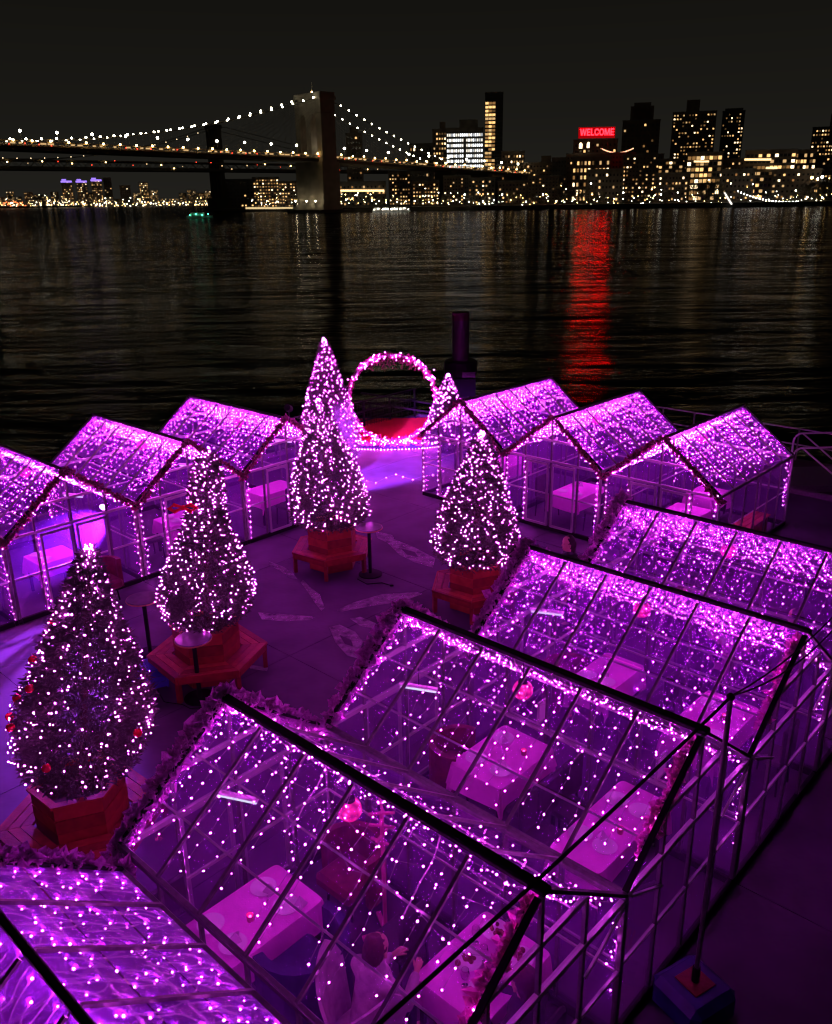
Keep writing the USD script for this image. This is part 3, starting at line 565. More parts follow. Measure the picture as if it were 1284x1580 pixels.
def wine(u, v, z, label):
    global glass0
    if glass0 is None:
        t = glass0 = thing('wine_glass', label, 'glass', W(u, v, z), 0, 'wine glasses on the near table')
        put('bowl', lathe([[.004, .085], [.03, .1], [.04, .14], [.033, .19], [.031, .19], [.037, .14], [.028, .103], [.002, .09]], 16), M_wineglass, t, smooth=40)
        put('stem', lathe([[.004, .085], [.004, .008], [.034, .004], [.034, 0], [0, 0]], 16), M_wineglass, t, smooth=40)
    else: dup(glass0, label, W(u, v, z), 0)
def armchair(u, v, face, m, label, s=1.):
    t = thing('armchair', label, 'armchair', W(u, v), face)
    put('seat', cham((.02, 0, .36 * s), (.56 * s, .56 * s, .18 * s), .05), m, t)
    g = np.radians(np.linspace(75, 285, 15)); o = np.stack([.38 * np.cos(g), .38 * np.sin(g)], 1); i = np.stack([.30 * np.cos(g), .30 * np.sin(g)], 1)
    put('back', prism(np.vstack([o, i[::-1]]) * s, .2 * s, .78 * s), m, t)
    for a in (45, 135, 225, 315): put('leg', tube([[.24 * math.cos(math.radians(a)) * s, .24 * math.sin(math.radians(a)) * s, .27 * s], [.27 * math.cos(math.radians(a)) * s, .27 * math.sin(math.radians(a)) * s, 0]], .016, 6), M_black, t)
    return t
FV, FU = A_V, U_ANG       # facing along +V / +U
T = {}
def dine(key, u0, u1, v0, v1, where, nplates=2, z=.75):
    rect_table(u0, u1, v0, v1, where)
    for k in range(nplates):
        uu = u0 + (u1 - u0) * (.27 if k % 2 else .75); vv = v0 + (v1 - v0) * (.25 + .5 * (k // 2) / max(1, (nplates - 1) // 2))
        plate(uu, vv, z, f'white plate, {("left front", "right front", "left rear", "right rear", "left end", "right end")[k]}, in {where}')
dine('a', 5.28, 6.02, 3.0, 4.25, 'the far half of the nearest glasshouse', 4)
dine('b', 3.25, 4.02, 4.18, 5.2, 'the near half of the nearest glasshouse', 0)
dine('c', 5.0, 5.78, 6.72, 7.82, 'the far half of the second glasshouse', 3)
dine('d', 3.44, 4.06, 6.32, 7.82, 'the near half of the second glasshouse', 4)
dine('e', 5.15, 5.78, 9.3, 10.36, 'the far half of the third glasshouse', 2)
dine('f', 3.45, 4.18, 9.0, 10.36, 'the near half of the third glasshouse', 3)
dine('g', 4.4, 5.1, 11.5, 12.8, 'the middle of the fourth glasshouse', 3)
dine('h', 9.9, 10.7, 15.95, 17.2, 'the front of the middle back glasshouse', 2)
dine('i', 7.35, 8.15, 16.0, 17.3, 'the front of the right back glasshouse', 2)
dine('j', 12.6, 13.3, 16.6, 18.0, 'the back glasshouse beside the ring', 0)
dine('k', 15.5, 16.2, 9.0, 10.1, 'the front of the middle left glasshouse', 2)
dine('l', 15.6, 16.3, 6.2, 7.0, 'the left glasshouse with the violet lamp', 2)
dine('m', 15.6, 16.3, 11.5, 12.6, 'the farthest left-hand glasshouse', 0)
dine('n', 15.3, 16.0, 4.2, 5.2, 'the glasshouse on the far left edge', 0)
dine('o', 7.6, 8.3, 17.9, 18.8, 'the rear of the right back glasshouse', 0)
CH = [(4.6, 4.6, FU, 'in the nearest glasshouse, between its two tables'), (6.2, 3.2, FU + 180, 'at the door side of the nearest glasshouse'),
      (4.75, 7.0, FU, 'left one before the far table of the second glasshouse'), (4.75, 7.5, FU, 'right one before the far table of the second glasshouse'), (4.35, 6.7, FU + 180, 'left one behind the near table of the second glasshouse'), (4.35, 7.3, FU + 180, 'right one behind the near table of the second glasshouse'),
      (4.8, 9.6, FU, 'left one between the tables of the third glasshouse'), (4.8, 10.1, FU, 'right one between the tables of the third glasshouse'), (4.45, 9.3, FU + 180, 'behind the near table of the third glasshouse'), (3.1, 9.9, FU, 'at the plain end of the third glasshouse'),
      (3.7, 11.8, FU, 'at the near end of the fourth glasshouse'), (3.7, 12.4, FU, 'right one at the near end of the fourth glasshouse'), (5.6, 12.6, FU + 180, 'beyond the table of the fourth glasshouse'),
      (9.6, 16.3, FU, 'at the right side of the long table in the middle back glasshouse'), (11.0, 16.4, FU + 180, 'at the left side of the long table in the middle back glasshouse'), (7.0, 16.6, FU, 'in the right back glasshouse by its side wall'),
      (15.2, 9.6, FU, 'at the front of the middle left glasshouse'), (15.9, 8.7, FV, 'at the side of the table in the middle left glasshouse'), (15.3, 12.0, FU, 'at the front of the farthest left-hand glasshouse')]
for c in CH: chair(*c)
armchair(5.95, 7.1, FU + 200, M_red, 'dusky red armchair behind the far table of the second glasshouse')
armchair(5.95, 9.6, FU + 180, M_red, 'dusky red armchair behind the far table of the third glasshouse')
armchair(5.62, 4.92, FV + 180, M_red, 'dusky red armchair by the inner wall of the nearest glasshouse')
armchair(4.98, 3.7, FU, M_bluefab, 'navy tub chair beside the left table in the nearest glasshouse', 1.2)
armchair(14.75, 7.0, FU + 180, M_red, 'dark red armchair standing outside below the violet lamp')
# wooden bench seats in the right back glasshouse
t = thing('bench', 'orange-brown wooden bench along the side wall of the right back glasshouse', 'bench', W(6.75, 17.9), A_V)
for k in range(3): put('slat', cham((0, -.13 + .13 * k, .44), (1.5, .115, .03), .006), M_wood2, t)
for sx in (-1, 1): put('leg', box((sx * .6, 0, .21), (.06, .34, .42)), M_wood3, t)

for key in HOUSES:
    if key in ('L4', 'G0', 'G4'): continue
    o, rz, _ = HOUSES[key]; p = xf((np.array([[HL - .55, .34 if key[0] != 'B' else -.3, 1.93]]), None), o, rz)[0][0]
    t = thing('tube_light', f'bluish white tube added as a glint in the {SHORT[key]}', 'glint tube', p, rz + 25)
    put('tube', tube([[-.21, 0, 0], [.21, 0, 0]], .017, 8), E_tube, t); put('batten', cham((0, 0, .035), (.46, .05, .03), .006), M_white, t); put('hanger', tube([[0, 0, .05], [0, 0, .3]], .004, 4), M_black, t)  # glowing tubes added to stand in for bluish glints
M_nap = mat('napkin_linen', (.74, .5, .72), .9)
nap0 = None
def napkin(u, v, lab):
    global nap0
    if nap0 is None:
        nap0 = thing('napkin', lab, 'napkin', W(u, v, .75), 20, 'folded napkins on the tables'); put('fold', (np.array([[-.06, -.05, 0], [.07, -.04, 0], [.05, .06, 0], [-.05, .05, 0], [0, 0, .11], [.05, .07, .05]]), np.array([[0, 1, 4], [1, 2, 4], [2, 3, 4], [3, 0, 4], [2, 5, 4], [3, 2, 5]])), M_nap, nap0)
    else: dup(nap0, lab, W(u, v, .75), (u * 977) % 360, 'folded napkins on the tables')
for (u, v, w) in ((5.5, 3.35, 'front of the far table, nearest glasshouse'), (5.75, 3.95, 'rear of the far table, nearest glasshouse'), (5.4, 4.05, 'right of the far table, nearest glasshouse'), (5.25, 7.1, 'front of the far table, second glasshouse'), (5.55, 7.5, 'rear of the far table, second glasshouse'), (3.7, 6.8, 'front of the near table, second glasshouse'), (3.85, 7.4, 'rear of the near table, second glasshouse'), (5.45, 9.7, 'far table of the third glasshouse'), (3.8, 9.4, 'front of the near table, third glasshouse'), (3.9, 10.0, 'rear of the near table, third glasshouse'), (4.7, 11.9, 'left part of the table, fourth glasshouse'), (4.8, 12.4, 'right part of the table, fourth glasshouse'), (10.2, 16.4, 'front of the long table, middle back glasshouse'), (10.4, 16.9, 'rear of the long table, middle back glasshouse'), (7.7, 16.6, 'table of the right back glasshouse'), (15.8, 9.5, 'table of the middle left glasshouse')):
    napkin(u, v, f'folded pale napkin, {w}')
# laid near table: plates with food, glasses
for (du, dv, nm) in ((.18, .25, 'front left'), (.48, .42, 'back left'), (.15, .75, 'front right'), (.5, .85, 'back right')):
    plate(3.28 + du, 4.2 + dv, .75, f'white plate of food at the {nm} of the laid near table', True)
for (du, dv, nm) in ((.33, .2, 'leftmost'), (.36, .5, 'second from left'), (.3, .66, 'third from left'), (.55, .62, 'rearmost'), (.38, .92, 'rightmost')):
    wine(3.28 + du, 4.2 + dv, .75, f'{nm} wine glass on the laid near table')
# pink coat stand inside the nearest glasshouse
t = thing('coat_stand', 'pink coat stand with crossed feet and pegs in the nearest glasshouse', 'coat stand', W(5.05, 4.85), 20)
put('pole', tube([[0, 0, .03], [0, 0, 1.55]], .022, 8), M_pink, t)
for a in (0, 90): put('foot', box((0, 0, .03 + .03 * (a > 0)), (.5, .05, .03), a), M_pink, t)
for z in (1.15, 1.35, 1.5):
    for a in (20, 110): put('peg', xf(beam((-.13, 0, z + .001 * a), (.13, 0, z + .02 + .001 * a), .025, .02), (0, 0, 0), a + z * 100), M_pink, t)
# white sheet of paper fixed to the plain end
t = thing('menu_sheet', 'white printed sheet fixed to the plain end of the nearest glasshouse', 'menu', W(2.6, 4.3), A_V)
put('sheet', box((0, 0, .62), (.3, .006, .42)), M_paper, t)
for k in range(7): put('print_line', box((0, -.0045, .77 - .045 * k), (.2 - .03 * (k % 3), .002, .008)), M_black, t)
for (u, v, z, a, lb) in ((12.95, 18.9, 1.95, A_V + 90, 'white card hanging high in the back glasshouse beside the ring'), (5.2, 7.84, 1.2, A_V + 90, 'small framed print on the wall of the second glasshouse'), (3.6, 7.84, 1.15, A_V + 90, 'small framed print by the near end of the second glasshouse'), (3.3, 12.9, 1.2, A_V + 90, 'white card on the wall of the fourth glasshouse')):
    t = thing('wall_card', lb, 'picture', W(u, v, z), a)
    put('frame', join([box((0, 0, .14), (.025, .24, .02)), box((0, 0, -.14), (.025, .24, .02)), box((0, .11, 0), (.025, .02, .26)), box((0, -.11, 0), (.025, .02, .26))]), M_frame2, t)
    put('sheet', box((0, 0, 0), (.012, .2, .26)), M_paper, t)

for (u, v, w) in ((5.6, 3.6, 'middle of the far table, nearest glasshouse'), (5.2, 7.45, 'far table, second glasshouse'), (3.6, 7.0, 'near table, second glasshouse'), (3.7, 9.8, 'near table, third glasshouse'), (4.75, 12.2, 'table of the fourth glasshouse')):
    t = thing('candle_cup', f'small glowing pink candle cup, {w}', 'candle', W(u, v, .75)); put('cup', lathe([[.0, 0], [.032, 0], [.038, .07], [.034, .07], [.03, .01], [0, .008]], 14), M_pink, t); put('flame', sphere((0, 0, .05), .013, 1), E_core, t)
# tall round bar tables in the courtyard
bt = thing('bar_table', 'tall round bar table before the planter of the slender tree', 'bar table', (-3.38, 11.62, 0), 0, 'tall round bar tables')
put('table_top', lathe([[0, 1.0], [.26, 1.0], [.275, 1.01], [.275, 1.03], [.26, 1.04], [0, 1.04]], 28), mat('bar_top', (.10, .095, .10), .35, var=.3, scale=6), bt, smooth=30)
put('edge_band', lathe([[.277, 1.008], [.281, 1.02], [.277, 1.032]], 28), M_raw, bt)
put('column', tube([[0, 0, .03], [0, 0, 1.0]], .035, 12), M_black, bt); put('base', lathe([[0, 0], [.24, 0], [.24, .015], [.05, .035], [0, .035]], 24), M_black, bt)
dup(bt, 'tall round bar table beside the middle planter', (-.95, 16.2, 0)); dup(bt, 'tall round bar table in the shadow behind the nearest tree', (-4.55, 13.05, 0))
# blue crate
t = thing('crate', 'bright blue plastic crate on the floor behind the nearest tree', 'crate', (-4.28, 12.05, 0), 25)
for s in (-1, 1):
    for k in range(3): put('slat', box((0, s * .2, .06 + .1 * k), (.5, .014, .08)), M_blue, t); put('slat', box((s * .25, 0, .06 + .1 * k), (.014, .38, .08)), M_blue, t)
    for q in (-1, 1): put('corner_post', box((s * .255, q * .205, .16), (.03, .03, .32)), M_blue, t)
put('bottom', box((0, 0, .01), (.48, .38, .015)), M_blue, t)
put('lid', cham((0, 0, .335), (.54, .44, .025), .006), M_blue, t)
for lb, pts in (('thin black cable curling over the floor from the blue crate', ((-4.1, 11.85), (-3.9, 11.5), (-3.6, 11.42), (-3.45, 11.3), (-3.1, 11.35))), ('thin black cable lying from the middle planter toward the bar table', ((-1.2, 15.95), (-1.0, 15.7), (-.7, 15.75), (-.5, 15.6)))):
    t = thing('cable', lb, 'cable', (0, 0, 0)); q = np.array([[x, y, .012] for x, y in pts]); k = np.linspace(0, len(q) - 1, 30); put('lead', tube(np.stack([np.interp(k, range(len(q)), q[:, i]) for i in range(3)], 1), .009, 5), M_black, t); put('plug', cham((*pts[-1], .02), (.07, .04, .035), .006), M_black, t)
# umbrella pole with a blue water weight, and the cable it carries
t = thing('pole_stand', 'thin tall pole standing in a blue water-filled base at the right', 'pole', (*on(1073, 1512, .36)[:2], 0), 30)
put('weight', cham((0, 0, .17), (.58, .58, .34), .07), mat('navy_plastic', (.018, .026, .14), .5, var=.25, scale=5, bump=.3, bscale=30), t)
put('base_plate', cham((0, 0, .347), (.26, .26, .014), .003), M_wood3, t)
put('socket', tube([[0, 0, .35], [0, 0, .52]], .036, 10), M_black, t)
put('pole', tube([[0, 0, .5], [0, 0, 3.38]], .021, 10), M_frame, t); put('cap', sphere((0, 0, 3.38), .035, 1), M_black, t)
pb_ = np.array([*on(1073, 1512, .36)[:2], 3.38])
def sagging(a, b, s, n=17): k = np.linspace(0, 1, n)[:, None]; p = a * (1 - k) + b * k; p[:, 2] -= (s * 4 * k * (1 - k))[:, 0]; return p
t = thing('cable', 'thick black cable running from the pole top across the nearest roof', 'cable', (0, 0, 0))
put('span', tube(sagging(pb_, np.array([*(pb_[:2] - V * 4.6), 3.45]), .04), .014, 6), M_black, t)
t = thing('cable', 'pair of thin black cables sagging from the pole top to the right', 'cable', (0, 0, 0))
for s in (.42, .62): put('span', tube(sagging(pb_ + [0, 0, .01 * s], np.array([*(pb_[:2] + V * 6.4 + U * .2), 3.45 + .02 * s]), s), .008, 6), M_black, t)

# ------------------------------------------------------------------ edge of the deck: railing, gangway, pile
t = thing('railing', 'dark steel railing along the far left edge of the deck behind the ring', 'railing', W(20.05, 0), A_V)
for k in range(17): put('post', box((2.0 + k * 1.22, 0, .56), (.045, .045, 1.0)), M_black, t)
for z in (.4, .7, 1.05): put('rail', beam((2, .002, z), (21.6, .002, z), .035, .04), M_black, t)
for k in range(6): put('mesh_panel', join([beam((15.5 + 1.22 * k * .8, -.03, z), (15.5 + 1.22 * k * .8 + .9, -.03, z), .008, .008) for z in np.linspace(.15, 1.0, 8)] + [beam((15.5 + .976 * k + q, -.03, .15), (15.5 + .976 * k + q, -.03, 1.0), .008, .008) for q in np.linspace(0, .9, 9)]), M_black, t)
dk2 = thing('pontoon', None, None, kind='structure')
put('walkway', prism(poly_uv([(-2, 25.6), (15, 25.6), (15, 27.4), (-2, 27.4)]), WATER - .3, -.7), M_iron, dk2)
t = thing('railing', 'faint grey rail of the pontoon out on the water behind the back glasshouses', 'railing', W(0, 27.2, -.7), U_ANG)
for k in range(13): put('post', box((1 + k * 1.15, 0, .5), (.04, .04, 1.0)), M_frame, t)
for z in (.5, 1.0): put('rail', beam((1, .002, z), (14.9, .002, z), .035, .035), M_frame2, t)
def hoop(a, b, lab):
    t = thing('handrail', lab, 'handrail', (0, 0, 0))
    top = a + [0, 0, 1.05]; d = (b - a) / np.linalg.norm(b - a)
    g = np.radians(np.linspace(180, 90, 8)); arc = [top - [0, 0, .22] + .22 * (np.array([*(-d[:2] * 0), 0]) + d * (1 + math.cos(x)) + np.array([0, 0, math.sin(x)])) for x in g]
    put('tube', tube(np.vstack([[a], arc, [b + [0, 0, 1.05]]]), .026, 8), M_white, t)
    put('diagonal', tube([arc[-1], a + d * 1.6 + [0, 0, -.1]], .022, 8), M_white, t)
    put('mid_post', tube([a + d * 1.7 + [0, 0, 1.05], a + d * 1.7], .02, 8), M_white, t)
ga = on(1217, 752); gb = ga + np.array([3.6, -.05, .05]); hoop(ga + [0, .0, 0], gb, 'near white tubular handrail of the gangway at the right'); hoop(ga + np.array([.62, 1.45, 0]), gb + np.array([.6, 1.4, 0]), 'rear white tubular handrail of the gangway at the right')
put('gangway', prism(np.array([ga[:2] + [-.1, -.1], gb[:2] + [2, -.1], gb[:2] + [2, 1.6], ga[:2] + [-.1, 1.6]]), -.1, .06), M_frame, kind='structure')
t = thing('mooring_pile', 'tall round mooring pile with a reddish top rising from the water behind the ring', 'pile', (1.86, 34.3, 0))
put('shaft', tube([[0, 0, WATER - 1], [0, 0, 2.72]], .335, 28), mat('pile_steel', (.035, .022, .03), .55, var=.25, scale=3), t, smooth=40)
put('cap_band', tube([[0, 0, 2.721], [0, 0, 3.02]], .34, 28), mat('rusty_cap', (.06, .02, .02), .7), t, smooth=40)
put('guide_collar', join([lathe([[.36, .55], [.62, .55], [.66, .6], [.66, 1.1], [.6, 1.16], [.36, 1.16]], 20), box((0, -.55, .2), (1.1, .5, .7))]), M_black, t)
put('collar_plate', box((.28, -.815, .72), (.5, .02, .22)), M_frame, t)
t = thing('gangway_ramp', 'dark ramp with mesh sides leading to the water behind the ring', 'ramp', (rc[0] + .2, 29.3, -.2), -8)
put('floor', box((0, 0, 0), (3.0, 1.2, .1)), M_black, t)
for s in (-1, 1):
    put('top_rail', beam((-1.5, s * .6, 1.0), (1.6, s * .6, .55), .05, .05), M_black, t)
    for k in range(14): put('baluster', box((-1.4 + k * .22, s * .6, .52 - k * .03), (.016, .016, .93 - k * .055)), M_black, t)

# ------------------------------------------------------------------ violet floods
def flood(p, aim, I, label, ang=58., col=(.40, .05, 1.0)):
    p, aim = np.array(p, float), np.array(aim, float); d = (aim - p) / np.linalg.norm(aim - p)
    t = thing('flood_lamp', label, 'flood lamp', (0, 0, 0))
    a = d * .1
    put('housing', tube([p - d * .16, p - d * .02], .075, 14), M_black, t)
    put('lens', tube([p - d * .018, p - d * .006], .062, 14), E_flood, t)
    put('yoke', beam(p - d * .09 - [0, 0, .02], [p[0] - d[0] * .09, p[1] - d[1] * .09, p[2] - .35], .03, .012), M_black, t)
    L = UsdLux.SphereLight.Define(stage, str(t.GetPath()) + '/beam'); L.CreateRadiusAttr(.05); L.CreateIntensityAttr(float(I)); L.CreateColorAttr(Gf.Vec3f(*col)); L.CreateNormalizeAttr(True)
    z = -d; x = np.cross([0, 0, 1.], z); x /= np.linalg.norm(x); y = np.cross(z, x); M = Gf.Matrix4d(1.0)
    for i, r in enumerate((x, y, z)): M.SetRow(i, Gf.Vec4d(*map(float, r), 0))
    M.SetRow(3, Gf.Vec4d(*map(float, p + d * .03), 1)); L.AddTransformOp().Set(M)
    sh = UsdLux.ShapingAPI.Apply(L.GetPrim()); sh.CreateShapingConeAngleAttr(ang); sh.CreateShapingConeSoftnessAttr(.6)
flood(W(14.85, 11.9, 2.85), W(17.1, 17.2, 0), 7500, 'violet flood lamp on the gable tip of the farthest left-hand glasshouse', 19.)
flood(W(15.55, 7.6, 1.55), W(10.9, 1.6, 0), 2200, 'bright violet flood lamp glowing inside the front of the left glasshouse', 30.)

# ------------------------------------------------------------------ people
def capsule(p, q, r0, r1):
    s0 = m3.Manifold.sphere(r0, 14).translate(list(map(float, p))); s1 = m3.Manifold.sphere(r1, 14).translate(list(map(float, q)))
    return m3.Manifold.batch_hull([s0, s1])
def solid(bones, smooth=6, edge=.03):
    b = m3.Manifold.batch_boolean([capsule(*x) for x in bones], m3.OpType.Add).refine_to_length(edge).to_mesh()
    t = trimesh.Trimesh(b.vert_properties[:, :3], b.tri_verts, process=True)
    if smooth: trimesh.smoothing.filter_taubin(t, iterations=smooth)
    return np.array(t.vertices), np.array(t.faces)
def tousled(m):
    v, f = m; k = (meshkit.noise(v * [60, 60, 18]) - .5) * .03; c = v.mean(0); d = v - c; return v + d / np.linalg.norm(d, axis=1, keepdims=True) * k[:, None], f
def person(loc, rz, label, coat, hair, seat=.47, lean=.06, standing=False, hood=False):
    t = thing('person', label, 'person', loc, rz)
    s = seat if not standing else .92
    hip, ch, nk, hd = (0, 0, s + .06), (lean, 0, s + .42), (lean + .02, 0, s + .56), (lean + .05, 0, s + .72)
    arms = []
    for k in (-1, 1):
        sh = (lean, k * .18, s + .46); el = (lean + .14, k * .25, s + .2); ha = (lean + .38, k * .14, s + .29) if not standing else (lean + .1, k * .26, s - .1)
        if standing: el = (lean - .03, k * .25, s + .18)
        kn = (.43, k * .11, s) if not standing else (.02, k * .1, .5); ft = (.42, k * .11, .09) if not standing else (0, k * .1, .09)
        arms.append((sh, el, ha, kn, ft, k))
    bones = [(hip, ch, .13, .13), (ch, nk, .1, .055), (nk, hd, .055, .075), ((hd[0] + .01, 0, hd[2] - .03), (hd[0] + .0, 0, hd[2] + .05), .082, .098), ((hd[0] + .085, 0, hd[2] + .0), (hd[0] + .105, 0, hd[2] - .02), .014, .016), ((hd[0] + .05, 0, hd[2] - .085), (hd[0] + .06, 0, hd[2] - .07), .04, .04)]
    for k in (-1, 1): bones.append(((hd[0], k * .095, hd[2] + .01), (hd[0], k * .1, hd[2] - .02), .018, .014))
    for sh, el, ha, kn, ft, k in arms:
        bones += [(ch, sh, .1, .06), (sh, el, .052, .042), (el, ha, .04, .027), ((0, k * .09, s + .04), kn, .085, .06), (kn, ft, .055, .04), (ft, (ft[0] + .16, ft[1], .04), .04, .03)]
        dx = np.array(ha) - np.array(el); dx /= np.linalg.norm(dx); side = np.array([0, -k, 0.]); hp = np.array(ha) + dx * .05
        bones.append((ha, tuple(hp), .026, .03))
        for q, (off, ln) in enumerate(((-.028, .06), (-.009, .07), (.01, .075), (.028, .066))):
            b0 = hp + side * off + dx * .015; b1 = b0 + dx * ln * .55; b2 = b1 + dx * ln * .4 + [0, 0, -.02]
            bones += [(tuple(b0), tuple(b1), .0095, .009), (tuple(b1), tuple(b2), .009, .0075)]
        th = hp + side * .03 - dx * .02; bones.append((tuple(th), tuple(th + side * .035 + dx * .045), .011, .009))
    put('body', solid(bones, 2, .02), M_skin, t, smooth=True)
    jk = [((0, 0, s + .0), ch, .165, .165), (ch, nk, .13, .075)]
    for sh, el, ha, kn, ft, k in arms: jk += [(ch, sh, .13, .082), (sh, el, .076, .062), (el, tuple(np.array(el) * .15 + np.array(ha) * .85), .06, .046)]
    if hood: jk += [((hd[0] - .1, 0, nk[2] - .02), (hd[0] - .04, 0, nk[2] + .01), .1, .1)]
    put('coat', solid(jk, 5), coat, t, smooth=True)
    put('trousers', solid([b for sh, el, ha, kn, ft, k in arms for b in (((0, k * .08, s + .03), kn, .1, .072), (kn, (ft[0], ft[1], .14), .068, .055))], 4), M_bluefab, t, smooth=True)
    put('shoes', solid([((ft[0] - .03, ft[1], .05), (ft[0] + .17, ft[1], .04), .05, .038) for *_, ft, k in arms], 2), M_black, t, smooth=True)
    put('hair', tousled(solid([((hd[0] - .02, 0, hd[2] + .055), (hd[0] - .055, 0, hd[2] - .03), .105, .095), ((hd[0] - .05, 0, hd[2]), (hd[0] - .07, 0, nk[2] - .04), .085, .06)], 3)), hair, t, smooth=True)
    for k in (-1, 1): put('eye', sphere((hd[0] + .082, k * .034, hd[2] + .022), .012, 1), M_black, t)
    put('mouth', box((hd[0] + .088, 0, hd[2] - .062), (.012, .045, .008)), M_red, t)
    return t
# winged pale chair and its sitter by the near table
wc = W(4.16, 3.74)
t = thing('wing_chair', 'pale high-backed chair with two pointed wings at the near table', 'armchair', wc, FV)
put('seat', cham((.03, 0, .4), (.5, .5, .12), .04), M_coatw, t)
for s in (-1, 1):
    k = np.linspace(0, 1, 9); prof = []
    for i, q in enumerate(k):
        a = math.radians(180 - s * 8 - s * 95 * q); h = .78 + .42 * math.sin(q * PI * .55) - (.0 if q < .8 else (q - .8) * 1.4); prof.append((.34 * math.cos(a), .34 * math.sin(a), h))
    lo = np.array([[x * .8, y * .8, .3] for x, y, h in prof]); hi = np.array([[x * 1.25, y * 1.25, h] for x, y, h in prof]); v = np.vstack([lo, hi, lo * (.9, .9, 1), hi * (.93, .93, 1)])
    n = 9; f = [[i, i + 1, n + i + 1, n + i] for i in range(8)] + [[2 * n + i + 1, 2 * n + i, 3 * n + i, 3 * n + i + 1] for i in range(8)] + [[n + i, n + i + 1, 3 * n + i + 1, 3 * n + i] for i in range(8)]
    put('wing', (v, np.array(f)), M_coatw, t)
for a in (45, 135, 225, 315): put('leg', tube([[.2 * math.cos(math.radians(a)), .2 * math.sin(math.radians(a)), .35], [.23 * math.cos(math.radians(a)), .23 * math.sin(math.radians(a)), 0]], .016, 6), M_black, t)
person(wc, FV, 'person in a pale coat with auburn hair, seated in the winged chair', M_coatw, M_hair1, .47, .1, hood=True)
chair(2.98, 4.45, FU, 'under the red-haired sitter at the plain end of the nearest glasshouse')
person(W(2.98, 4.45), FU, 'person with dark red hair at the bottom edge, seated at the near table', M_coatd, M_hair1, .47, .02)
for (u, v, f, hr, co, lb) in ((5.55, 12.0, FU + 180, M_hair1, M_coatd, 'person with brown hair seated beyond the table of the fourth glasshouse'), (4.75, 11.2, FV, M_hair2, M_coatd, 'person in dark clothes at the left side of the table in the fourth glasshouse'), (3.7, 12.4, FU, M_hair2, M_coatd, 'person in dark clothes seen from behind in the fourth glasshouse, right one'), (3.7, 11.8, FU, M_hair2, M_coatd, 'person in dark clothes seen from behind in the fourth glasshouse, left one')):
    person(W(u, v), f, lb, co, hr)
chair(4.75, 11.2, FV, 'at the left side of the table in the fourth glasshouse'); chair(5.55, 12.0, FU + 180, 'under the brown-haired sitter in the fourth glasshouse')
sp = on(886, 846, 1.55); person((sp[0], sp[1], 0), 190, 'person in dark clothes standing behind the third glasshouse, only the head in view', M_coatd, M_hair2, standing=True)
# ------------------------------------------------------------------ the far shore, 650 m and more away across the river
def line_of(name, pts, z0, z1, m):
    return put(name, prism(np.array(pts), z0, z1), m, kind='structure')
sh = [far(x, 322, d)[:2] for x, d in ((524, 735), (600, 722), (720, 712), (850, 690), (1000, 672), (1140, 660), (1300, 650), (1500, 640))]
line_of('brooklyn_shore', sh + [far(1500, 322, 1500)[:2], far(524, 322, 1500)[:2]], WATER - 2, WATER + 3.2, M_rock)
shl = [far(x, 322, d)[:2] for x, d in ((342, 930), (430, 850), (462, 760), (524, 742))]
line_of('shore_beyond_bridge', shl + [far(524, 322, 1495)[:2], far(342, 322, 1495)[:2]], WATER - 2, WATER + 2.2, M_rock)
line_of('distant_shore', [far(-260, 322, 2700)[:2], far(60, 322, 2780)[:2], far(345, 322, 2820)[:2], far(345, 322, 4200)[:2], far(-260, 322, 4200)[:2]], WATER - 2, WATER + 5, M_shore)
hz = []
WIN = {'warm': [glow(f'warm_window_{i}', c, s) for i, (c, s) in enumerate((((1, .56, .2), 1.6), ((1, .62, .26), .75), ((1, .5, .16), .3), ((1, .74, .42), 3.4), ((1, .55, .2), .1)))],
       'white': [glow(f'white_window_{i}', c, s) for i, (c, s) in enumerate((((.95, .97, 1), 2.2), ((1, .93, .8), 1.2), ((.9, .95, 1), .6)))],
       'violet': [glow('violet_crown_light', (.35, .2, 1), 1.4)]}
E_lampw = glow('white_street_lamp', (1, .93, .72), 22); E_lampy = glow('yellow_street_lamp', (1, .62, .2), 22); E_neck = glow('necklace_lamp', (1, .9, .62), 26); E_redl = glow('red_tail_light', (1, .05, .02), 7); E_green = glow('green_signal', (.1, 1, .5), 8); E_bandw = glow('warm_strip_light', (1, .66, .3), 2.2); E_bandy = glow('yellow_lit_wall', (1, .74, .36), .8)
M_pane = mat('unlit_window_glass', (.02, .022, .026), .12)

